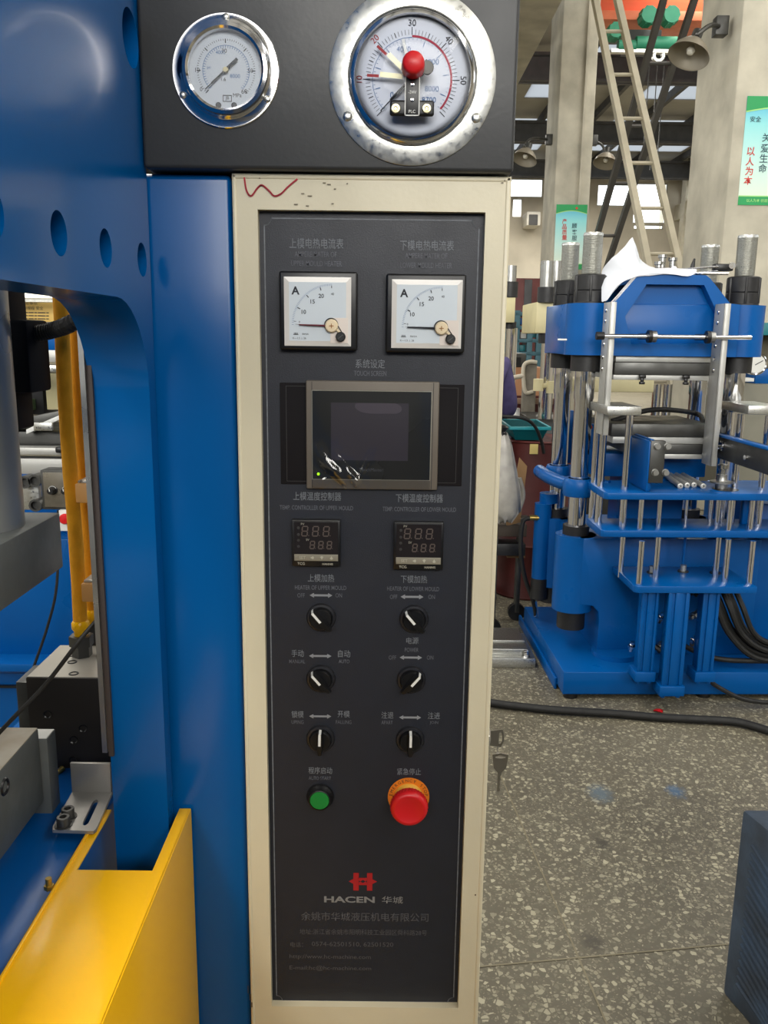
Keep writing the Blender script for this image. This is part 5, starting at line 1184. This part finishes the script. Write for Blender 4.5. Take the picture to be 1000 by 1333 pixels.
for i in range(26):
    z_ = .40-.02*i
    mb = MB(); p = far+fd*.55; q = p+dvec
    lo, hi = z_-.05, z_
    if lo < .01: 
        if hi < .06: break
        lo = .01
    A = [p+nn*-.004+Vector((0, 0, lo+.05)), p+nn*.004+Vector((0, 0, lo+.05))]
    t0 = p+Vector((0, 0, hi)); t1 = q+Vector((0, 0, max(.012, hi-.10)))
    V = []
    for P_, w_ in ((t0, .009), (t1, .009)):
        for a_, b__ in ((-.004, -w_/2), (.005, -w_/4), (.005, w_/4), (-.004, w_/2)): V.append(mb.bm.verts.new(P_+nn*a_+Vector((0, 0, b__))))
    for f_ in ((0, 1, 2, 3), (7, 6, 5, 4), (0, 4, 5, 1), (1, 5, 6, 2), (2, 6, 7, 3), (3, 7, 4, 0)): mb.bm.faces.new([V[k] for k in f_])
    bmesh.ops.recalc_face_normals(mb.bm, faces=mb.bm.faces); obj('rib', mb, m_hb, hb, smooth=0)
# ---------------- cream presses behind, and clutter between them and the cabinet
def bx(n, px0, py0, px1, py1, y, dep, m, par, bev=.004, lab=None):
    a, b_ = at(px0, py0, Y=y), at(px1, py1, Y=y)
    return obj(n, MB().box(a.x, b_.x, y, y+dep, b_.z, a.z, bev), m, par, label=lab)
def vc(n, px, py0, py1, y, r, m, par, seg=20):
    a, b_ = at(px, py0, Y=y), at(px, py1, Y=y); c = at(px, (py0+py1)/2, Y=y)
    return obj(n, MB().cyl((c.x, y, b_.z), (c.x, y, a.z), r, seg=seg), m, par)
y4 = 4.3
cp = thing('cream_press', 'cream-painted press with chrome posts, right behind the blue moulding press', 'press', at(712, 560, Y=y4))
for px, yy in ((712, y4), (724, y4+.35)):
    vc('threaded_end', px, 340, 376, yy, .038, m_steel, cp); vc('collar_nut', px, 374, 394, yy, .056, m_cast, cp)
for px in (712,): vc('post', px, 432, 545, y4+.03, .042, m_chrome, cp); vc('clamp_nut', px+1, 434, 447, y4+.03, .055, m_cast, cp)
a, b_ = at(699, 393, Y=y4-.02), at(719, 434, Y=y4-.02)
obj('crosshead', MB().box(a.x, a.x+1.0, y4-.02, y4+.5, b_.z, a.z, .006), m_creamm, cp)
a, b_ = at(780, 494, Y=y4+.1), at(851, 511, Y=y4+.1)
obj('platen_cover', MB().box(a.x-.15, b_.x, y4+.1, y4+.5, b_.z, a.z, .006), m_creamm, cp)
a = at(700, 503, Y=y4-.1)
for px, py in ((701, 501), (718, 504)): q = at(px, py, Y=y4-.09); obj('clamp_lobe', MB().cyl((q.x, q.y, q.z-.035), (q.x, q.y, q.z+.035), .03, seg=18), m_creamm, cp)
bx('clamp_link', 701, 499, 718, 505, y4-.1, .05, m_creamm, cp)
bx('lower_body', 690, 545, 800, 700, y4+.1, .5, m_dsteel, cp)
for px in (854, 868): vc('post', px, 500, 548, 5.0, .03, m_chrome, cp)
# machine bed far right with gauge
rm = thing('gauge_stand', 'grey machine with a white dial gauge, right of the nearer angle bar', 'machine', at(985, 560, Y=4.6))
bx('body', 952, 500, 1040, 640, 4.7, .6, mat('dull_grey_green', (132, 130, 116), .6), rm)
bx('top_box', 960, 425, 1040, 480, 4.9, .3, mat('brown_grey_panel', (104, 98, 78), .7), rm)
bx('teal_cover', 992, 420, 1040, 437, 4.6, .4, m_teal, rm)
q = at(984, 474, Y=4.5); g2 = obj('gauge', MB().lathe(q, (0, -1, 0), [(.0001, .01), (.055, .01), (.062, .016), (.068, .01), (.068, -.03), (.0001, -.03)], 36), m_chrome, rm, label='white round dial gauge')
obj('dial', MB().lathe(q+Vector((0, -.0105, 0)), (0, -1, 0), [(.0001, .001), (.056, .001)], 32), m_white, g2); tick(mb := MB(), q.x, q.z, q.y-.013, -.01, .045, 60, .005); obj('needle', mb, m_ink, g2, smooth=0)
bx('blue_case', 985, 480, 1040, 500, 4.8, .3, m_blue2, rm)
bx('white_tray', 968, 492, 982, 497, 4.5, .2, m_white, rm)
bx('teal_base', 945, 500, 1000, 560, 5.6, .3, mat('dark_teal', (24, 70, 76), .6), rm)
# white tubing bundle
wt = [((928, 545), (952, 512)), ((922, 560), (950, 518)), ((945, 566), (951, 520)), ((925, 490), (952, 500)), ((924, 496), (952, 507)), ((938, 562), (948, 535))]
mb = MB()
for (p, q) in wt: a, b_ = L(*p, y=.68), L(*q, y=.68); mb.tube(spline([a, (a+b_)/2+Vector((0, .03, -.02)), b_], 5), .006, 6)
obj('air_tubing', mb, m_white, bp, label='loose white air tubing')
# workbench, bins and drums on the floor behind
def prop(name, lab, cat, px, py, y): return thing(name, lab, cat, at(px, py, Y=y))
t = prop('teal_basket', 'teal plastic basket sitting on a maroon drum', 'basket', 690, 560, 3.9)
def basket(px0, px1, pyt, pyb, y, dep):
    a, b_ = at(px0, pyt, Y=y), at(px1, pyb, Y=y); mb = MB(); th = .006; s_ = .03
    for o_, i_ in (((a.x, y, a.z), 0),): pass
    top = [(a.x, y), (b_.x, y), (b_.x, y+dep), (a.x, y+dep)]; bot = [(a.x+s_, y+s_), (b_.x-s_, y+s_), (b_.x-s_, y+dep-s_), (a.x+s_, y+dep-s_)]
    T = [mb.bm.verts.new((x, yy, a.z)) for x, yy in top]; Bv = [mb.bm.verts.new((x, yy, b_.z)) for x, yy in bot]
    mb.bm.faces.new(Bv)
    for k in range(4): mb.bm.faces.new((T[k], T[(k+1) % 4], Bv[(k+1) % 4], Bv[k]))
    bmesh.ops.solidify(mb.bm, geom=mb.bm.faces[:], thickness=th)
    obj('tub', mb, m_teal, t, smooth=0)
    mb = MB()
    for x0_, x1_, y0_, y1_ in ((a.x-.01, b_.x+.01, y-.012, y), (a.x-.01, b_.x+.01, y+dep, y+dep+.012), (a.x-.012, a.x, y, y+dep), (b_.x, b_.x+.012, y, y+dep)): mb.box(x0_, x1_, y0_, y1_, a.z-.014, a.z+.004, .002)
    obj('rim', mb, mat('light_teal_rim', (40, 150, 160), .4), t)
    return b_.z
bzz = basket(666, 714, 556, 574, 3.75, .42)
t = prop('maroon_drum', 'maroon steel drum with a yellow tag, under the teal basket', 'drum', 692, 700, 4.0)
c = at(694, 640, Y=3.96); zf = bzz
obj('shell', MB().lathe((c.x, 3.96, 0), (0, 0, 1), [(.0001, 0), (.215, 0), (.22, .01), (.215, .02), (.215, .3), (.222, .31), (.215, .32), (.215, zf-.02), (.223, zf-.012), (.215, zf-.004), (.2, zf-.01), (.0001, zf-.01)], 36), m_maroon, t)
a, b_ = at(690, 578, Y=3.74), at(700, 591, Y=3.74); obj('tag', MB().box(a.x, b_.x, 3.735, 3.74, b_.z, a.z), mat('yellow_tag', (232, 208, 130), .6), t, smooth=0)
obj('black_hose', MB().tube(spline([at(640, 540, Y=3.6), at(655, 542, Y=3.6), at(683, 545, Y=3.6), at(697, 556, Y=3.65), at(705, 575, Y=3.7), at(708, 590, Y=3.72)], 8), .009, 8), m_blkr, label='black hose arching over the teal basket', cat='hose')
# stool-like trolley with plastic bag and cardboard
t = prop('plastic_bag', 'translucent white plastic bag hanging beside a cardboard sheet', 'bag', 662, 620, 3.0)
def bag():
    pts = [((655, 565), .02), ((656, 580), .035), ((654, 610), .06), ((653, 640), .08), ((655, 665), .075), ((658, 678), .03)]
    ring_ = []; b = bmesh.new(); n = 22
    for (px, py), r in pts:
        c = at(px, py, Y=3.0); ring_.append([b.verts.new((c.x+r*1.1*math.cos(2*math.pi*k/n)*(1+.12*math.sin(5*k)), c.y+r*.7*math.sin(2*math.pi*k/n), c.z+.012*math.sin(k*2.3))) for k in range(n)])
    for a_, b__ in zip(ring_, ring_[1:]):
        for k in range(n): b.faces.new((a_[k], a_[(k+1) % n], b__[(k+1) % n], b__[k]))
    b.faces.new(ring_[-1]); mb = MB(); mb.bm.free(); mb.bm = b; return mb
obj('film', bag(), mat('milky_bag_film', (176, 172, 164), .35, var=.15, scale=20), t, smooth=60)
obj('knot', MB().lathe(at(655, 562, Y=3.0), (0, 0, 1), [(.0001, -.02), (.02, -.01), (.012, 0), (.026, .02), (.01, .03), (.0001, .03)], 12), m_blk, t)
t = prop('cardboard_sheet', 'brown cardboard sheet standing upright beside the white plastic bag', 'cardboard', 675, 660, 3.1)
a, b_ = at(662, 612, Y=3.12), at(683, 680, Y=3.12)
mb = MB(); mb.prism([(a.x, b_.z-.02), (b_.x-.02, b_.z), (b_.x, a.z+.02), (a.x+.05, a.z+.06)], 'y', 3.12, 3.13); obj('sheet', mb, mat('cardboard', (150, 116, 78), .8, var=.1), t, smooth=0)
mb = MB()
for i in range(4): p, q = at(668+i*3, 622, Y=3.11-.01*i), at(664+i*4, 672-i*2, Y=3.11-.01*i); mb.tube(spline([p, (p+q)/2+Vector((.02, 0, 0)), q], 5), .008, 6)
obj('pale_strips', mb, mat('milky_bag_film', (176, 172, 164)), t)
t = prop('trolley', 'dark low trolley with wheels and scrap plates, left of the blue press', 'trolley', 665, 740, 3.2)
zt_ = at(660, 690, Y=3.0).z
obj('deck', MB().box(at(600, 690, Y=3.0).x, at(686, 690, Y=3.12).x, 3.12, 3.5, zt_-.06, zt_, .004), mat('dark_brown_deck', (70, 60, 50), .7), t)
obj('lower_beam', MB().box(at(600, 720, Y=3.0).x, at(684, 720, Y=3.12).x, 3.12, 3.18, at(650, 732, Y=3.0).z, at(650, 716, Y=3.0).z, .004), m_cast, t)
obj('lower_beam', MB().box(at(600, 720, Y=3.3).x, at(682, 720, Y=3.3).x, 3.42, 3.48, at(650, 722, Y=3.3).z, at(650, 712, Y=3.3).z, .004), m_cast, t)
for px, py, y in ((644, 738, 3.14), (676, 728, 3.4), (612, 738, 3.14)):
    c = at(px, py, Y=y); rr = .045; obj('wheel', MB().cyl((c.x, y, rr), (c.x, y+.035, rr), rr, seg=24), m_blk, t); obj('wheel_fork', MB().box(c.x-.012, c.x+.012, y-.006, y+.05, rr, zt_-.05, .003), m_dsteel, t)
obj('wood_board', MB().box(at(660, 725, Y=3.2).x, at(684, 725, Y=3.2).x, 3.2, 3.36, at(668, 725, Y=3.2).z-.005, at(668, 725, Y=3.2).z+.008, .002), mat('cardboard', (150, 116, 78)), t)
for px, py, s_ in ((655, 682, .05), (670, 686, .04), (676, 690, .03)):
    q = at(px, py, Y=3.2); obj('scrap_plate', MB().box(q.x-s_, q.x+s_, 3.18, 3.28, zt_, zt_+.018, .003, rot=Matrix.Rotation(.3*px, 3, 'Z')), m_dsteel, t)
# maroon crates, cast parts and benches further back
t = prop('maroon_crate', 'open maroon steel crate between the worker and the cream press', 'crate', 686, 530, 5.0)
a, b_ = at(673, 520, Y=5.), at(704, 570, Y=5.); mb = MB(); h_ = a.z
for X0_, X1_, Y0_, Y1_ in ((a.x-.1, b_.x+.1, 5., 5.02), (a.x-.1, b_.x+.1, 5.4, 5.42), (a.x-.1, a.x-.08, 5, 5.42), (b_.x+.08, b_.x+.1, 5, 5.42)): mb.box(X0_, X1_, Y0_, Y1_, .0, h_)
mb.box(a.x-.1, b_.x+.1, 5, 5.42, .02, .04); obj('walls', mb, m_maroon, t, smooth=0)
obj('rim', MB().box(a.x-.11, b_.x+.11, 4.985, 5.0, h_-.03, h_+.01, .003), mat('pale_edge', (150, 120, 100), .6), t)
t = prop('work_table', 'low steel work table with a cream box beneath, beside the worker', 'table', 655, 560, 3.9)
zt_ = at(660, 525, Y=4.4).z
obj('top', MB().box(at(600, 525, Y=4.4).x, at(672, 525, Y=4.4).x, 4.4, 4.75, zt_-.03, zt_, .003), m_dsteel, t)
for px in (605, 670): c = at(px, 600, Y=4.4); obj('leg', MB().box(c.x-.02, c.x+.02, 4.4, 4.44, 0, zt_-.03, .002), m_galv, t); obj('leg', MB().box(c.x-.02, c.x+.02, 4.7, 4.74, 0, zt_-.03, .002), m_galv, t)
obj('cream_box', MB().box(at(620, 530, Y=4.5).x, at(663, 530, Y=4.5).x, 4.46, 4.68, .3, zt_-.05, .004), m_creamm, t)
t = prop('casting', 'whitish rough casting standing on end beside the cream press', 'casting', 690, 490, 4.8)
a, b_ = at(682, 472, Y=4.92), at(698, 512, Y=4.92)
obj('body', MB().box(a.x, b_.x, 4.92, 4.97, 0.0, a.z, .012), mat('grey_rough_casting', (138, 132, 120), .8, var=.2, scale=14, bump=.6, bscale=30), t)
obj('pale_rim', MB().tube(spline([at(699, 472, Y=4.905), at(690, 471, Y=4.905), at(682, 477, Y=4.905), at(682, 500, Y=4.905), at(685, 511, Y=4.905), at(694, 510, Y=4.905)], 5), .014, 8), mat('chalky_white', (206, 198, 180), .8), t)
obj('pale_arm', MB().cyl(at(666, 492, Y=4.905), at(682, 489, Y=4.905), .016, seg=12), mat('chalky_white', (206, 198, 180)), t)
t = prop('grey_box', 'grey steel box with a square dark opening, behind the worker', 'box', 675, 470, 5.4)
bx('body', 664, 460, 684, 478, 5.7, .4, m_dsteel, t); bx('opening', 668, 465, 678, 475, 5.69, .012, m_blk, t, 0); 
c = at(674, 478, Y=5.7); obj('stand', MB().box(c.x-.15, c.x+.2, 5.7, 6.1, 0, c.z, .004), mat('tan_stand', (190, 138, 100), .7), t)
t = prop('storage_rack', 'teal steel storage rack standing far behind the cream press', 'rack', 685, 440, 8.6)
for px in (662, 673, 690, 702): c = at(px, 440, Y=8.6); obj('upright', MB().box(c.x-.03, c.x+.03, 8.6, 8.66, 0, at(px, 404, Y=8.6).z, .003), mat('teal_grey_paint', (52, 92, 104), .6), t)
for py in (406, 424, 441, 458):
    z_ = at(680, py, Y=8.6).z; obj('shelf', MB().box(at(655, py, Y=8.6).x, at(706, py, Y=8.6).x, 8.6, 9.2, z_-.04, z_, .003), mat('teal_grey_paint', (52, 92, 104)), t)
for i, (px0, px1, py) in enumerate(((665, 676, 440), (678, 688, 441), (692, 700, 440), (668, 684, 423), (664, 672, 458), (676, 684, 458))):
    a, b_ = at(px0, py-9, Y=8.7), at(px1, py-.5, Y=8.7)
    obj('carton', MB().box(a.x, b_.x, 8.7, 9.0, b_.z, a.z, .005), [m_blue2, mat('pale_carton', (206, 204, 196), .7), m_teal][i % 3], t)
t = prop('maroon_cabinet', 'tall maroon cabinet far behind the cream press', 'cabinet', 683, 375, 9.6)
bx('body', 670, 362, 698, 598, 9.6, .5, m_maroon, t); bx('door_gap', 683.5, 364, 684.3, 558, 9.59, .02, m_blk, t, 0)
# small machine end seen at the cabinet edge
t = prop('cream_press', 'second cream-painted press, mostly hidden by the control cabinet', 'press', 655, 440, 5.2)
vc('threaded_end', 665, 346, 368, 5.2, .04, m_steel, t); vc('collar_nut', 664, 367, 387, 5.2, .055, m_cast, t); bx('crosshead', 560, 386, 670, 420, 5.15, .5, m_creamm, t); vc('clamp_nut', 663, 419, 428, 5.25, .05, m_cast, t); vc('post', 663, 427, 600, 5.25, .04, m_chrome, t)
# wall mounted white duct at the far wall
t = prop('white_duct', 'white square duct outlet on the far wall, under the left window', 'duct', 695, 283, 28)
bx('duct', 686, 275, 704, 294, 29., 1.0, mat('duct_white', (222, 218, 206), .6), t, .05); bx('mouth', 689, 279, 700, 293, 28.98, .1, m_beam, t, .02)

# added machine-shaped block, unseen behind the camera, to cut off low daylight
om = thing('added_light_blocker', 'added machine-like grey block, unseen behind the camera, blocking low daylight', 'machine', (0, -2.7, 0))
obj('body', MB().box(-2.6, 2.4, -3.3, -2.5, 0, 2.05, .02), mat('blocker_grey', (96, 98, 100), .6), om)
obj('base', MB().box(-2.7, 2.5, -3.4, -2.45, 0, .12, .01), m_blk, om)
for x_ in (-1.9, -.7, .6, 1.7): obj('blocker_panel', MB().box(x_-.45, x_+.45, -2.5, -2.485, .2, 1.9, .006), mat('blocker_panel_blue', (30, 72, 120), .5), om)
# worker at the table, mostly hidden by the cabinet
def figure():
    Y0 = 3.75; X_ = .48
    w = thing('person', 'person in a dark purple-blue jacket leaning over a bench, mostly hidden by the cabinet', 'person', (X_, Y0, 0))
    def skin(name, verts, edges, m, sub=2):
        me = bpy.data.meshes.new(name); me.from_pydata([v[0] for v in verts], edges, []); o = bpy.data.objects.new(name, me); COL.objects.link(o)
        md = o.modifiers.new('s', 'SKIN'); md.use_smooth_shade = True
        for i, v in enumerate(verts):
            sv = me.skin_vertices[0].data[i]; rr = v[1] if isinstance(v[1], tuple) else (v[1], v[1]); sv.radius = rr; sv.use_root = (i == 0)
        s2 = o.modifiers.new('u', 'SUBSURF'); s2.levels = sub; s2.render_levels = sub
        dg = bpy.context.evaluated_depsgraph_get(); out = bpy.data.meshes.new_from_object(o.evaluated_get(dg)); bpy.data.objects.remove(o); return out
    S_ = {}
    V = []; E_ = []
    def v(n, p, r_, par=None):
        S_[n] = len(V); V.append(((X_+p[0], Y0+p[1], p[2]), r_)); 
        if par: E_.append((S_[par], S_[n]))
    v('pelvis', (0, 0, .92), (.15, .11)); v('spine', (0, .02, 1.08), (.14, .10), 'pelvis'); v('chest', (0, .06, 1.26), (.15, .11), 'spine'); v('neck', (0, .11, 1.40), .055, 'chest')
    v('jaw', (0, .16, 1.47), (.07, .08), 'neck'); v('skull', (0, .17, 1.56), (.078, .095), 'jaw'); v('crown', (0, .16, 1.63), .05, 'skull')
    for s_, n in ((-1, 'l'), (1, 'r')):
        v('sh'+n, (s_*.155, .08, 1.30), .06, 'chest'); v('el'+n, (s_*.205, .10, 1.06), .043, 'sh'+n); v('wr'+n, (s_*.17, .33, 1.04), .028, 'el'+n); v('pa'+n, (s_*.165, .40, 1.035), (.036, .018), 'wr'+n)
        for k in range(4): 
            v(f'f{n}{k}', (s_*.165+(k-1.5)*.019, .45, 1.03), .009, 'pa'+n); v(f'g{n}{k}', (s_*.165+(k-1.5)*.021, .475+.006*(k in (1, 2)), 1.018), .008, f'f{n}{k}')
        v('t'+n, (s_*.165-s_*.04, .40, 1.03), .010, 'pa'+n); v('u'+n, (s_*.165-s_*.05, .43, 1.02), .008, 't'+n)
        v('hip'+n, (s_*.09, 0, .86), .09, 'pelvis'); v('kn'+n, (s_*.10, .03, .48), .06, 'hip'+n); v('an'+n, (s_*.10, 0, .09), .04, 'kn'+n); v('to'+n, (s_*.11, .15, .035), .035, 'an'+n)
    obj('body', skin('b', V, E_, None), mat('skin_tone', (190, 140, 110), .5), w, smooth=180)
    def sub(names, edges, grow):
        idx = [S_[n] for n in names]; vv = [(V[i][0], tuple(x+grow for x in (V[i][1] if isinstance(V[i][1], tuple) else (V[i][1],)*2))) for i in idx]
        return vv, [(names.index(a), names.index(b)) for a, b in edges]
    vv, ee = sub(['chest', 'spine', 'pelvis', 'shl', 'ell', 'wrl', 'shr', 'elr', 'wrr'], [('chest', 'spine'), ('spine', 'pelvis'), ('chest', 'shl'), ('shl', 'ell'), ('ell', 'wrl'), ('chest', 'shr'), ('shr', 'elr'), ('elr', 'wrr')], .016)
    obj('jacket', skin('j', vv, ee, None), mat('purple_jacket', (84, 76, 122), .8, var=.2, scale=14, bump=.8, bscale=18), w, smooth=180)
    vv, ee = sub(['pelvis', 'hipl', 'knl', 'anl', 'hipr', 'knr', 'anr'], [('pelvis', 'hipl'), ('hipl', 'knl'), ('knl', 'anl'), ('pelvis', 'hipr'), ('hipr', 'knr'), ('knr', 'anr')], .014)
    obj('trousers', skin('t', vv, ee, None), mat('dark_trousers', (40, 42, 52), .85), w, smooth=180)
    for s_ in (-1, 1): obj('shoe', MB().lathe((X_+s_*.105, Y0-.06, .05), (0, 1, -.05), [(.0001, 0), (.045, .02), (.05, .1), (.048, .2), (.03, .26), (.0001, .275)], 20), m_blk, w)
    hz = (X_, Y0+.165, 1.58)
    obj('hair', MB().lathe(hz, (0, -.15, 1), [(.088, -.03), (.1, .0), (.095, .045), (.06, .085), (.0001, .1)], 24), m_blk, w)
    for s_ in (-1, 1): obj('ear', MB().lathe((X_+s_*.085, Y0+.16, 1.54), (s_, 0, 0), [(.0001, .012), (.018, .01), (.024, 0)], 14), MATS['skin_tone'], w)
    obj('nose', MB().lathe((X_, Y0+.255, 1.53), (0, 1, -.4), [(.016, -.01), (.012, .01), (.0001, .022)], 12), MATS['skin_tone'], w)
    for s_ in (-1, 1): obj('eye', MB().lathe((X_+s_*.032, Y0+.25, 1.56), (0, 1, 0), [(.012, 0), (.008, .006), (.0001, .008)], 12), m_white, w)
    obj('mouth', MB().box(X_-.022, X_+.022, Y0+.238, Y0+.25, 1.488, 1.495, .002), mat('lip', (150, 80, 74), .5), w)
figure()
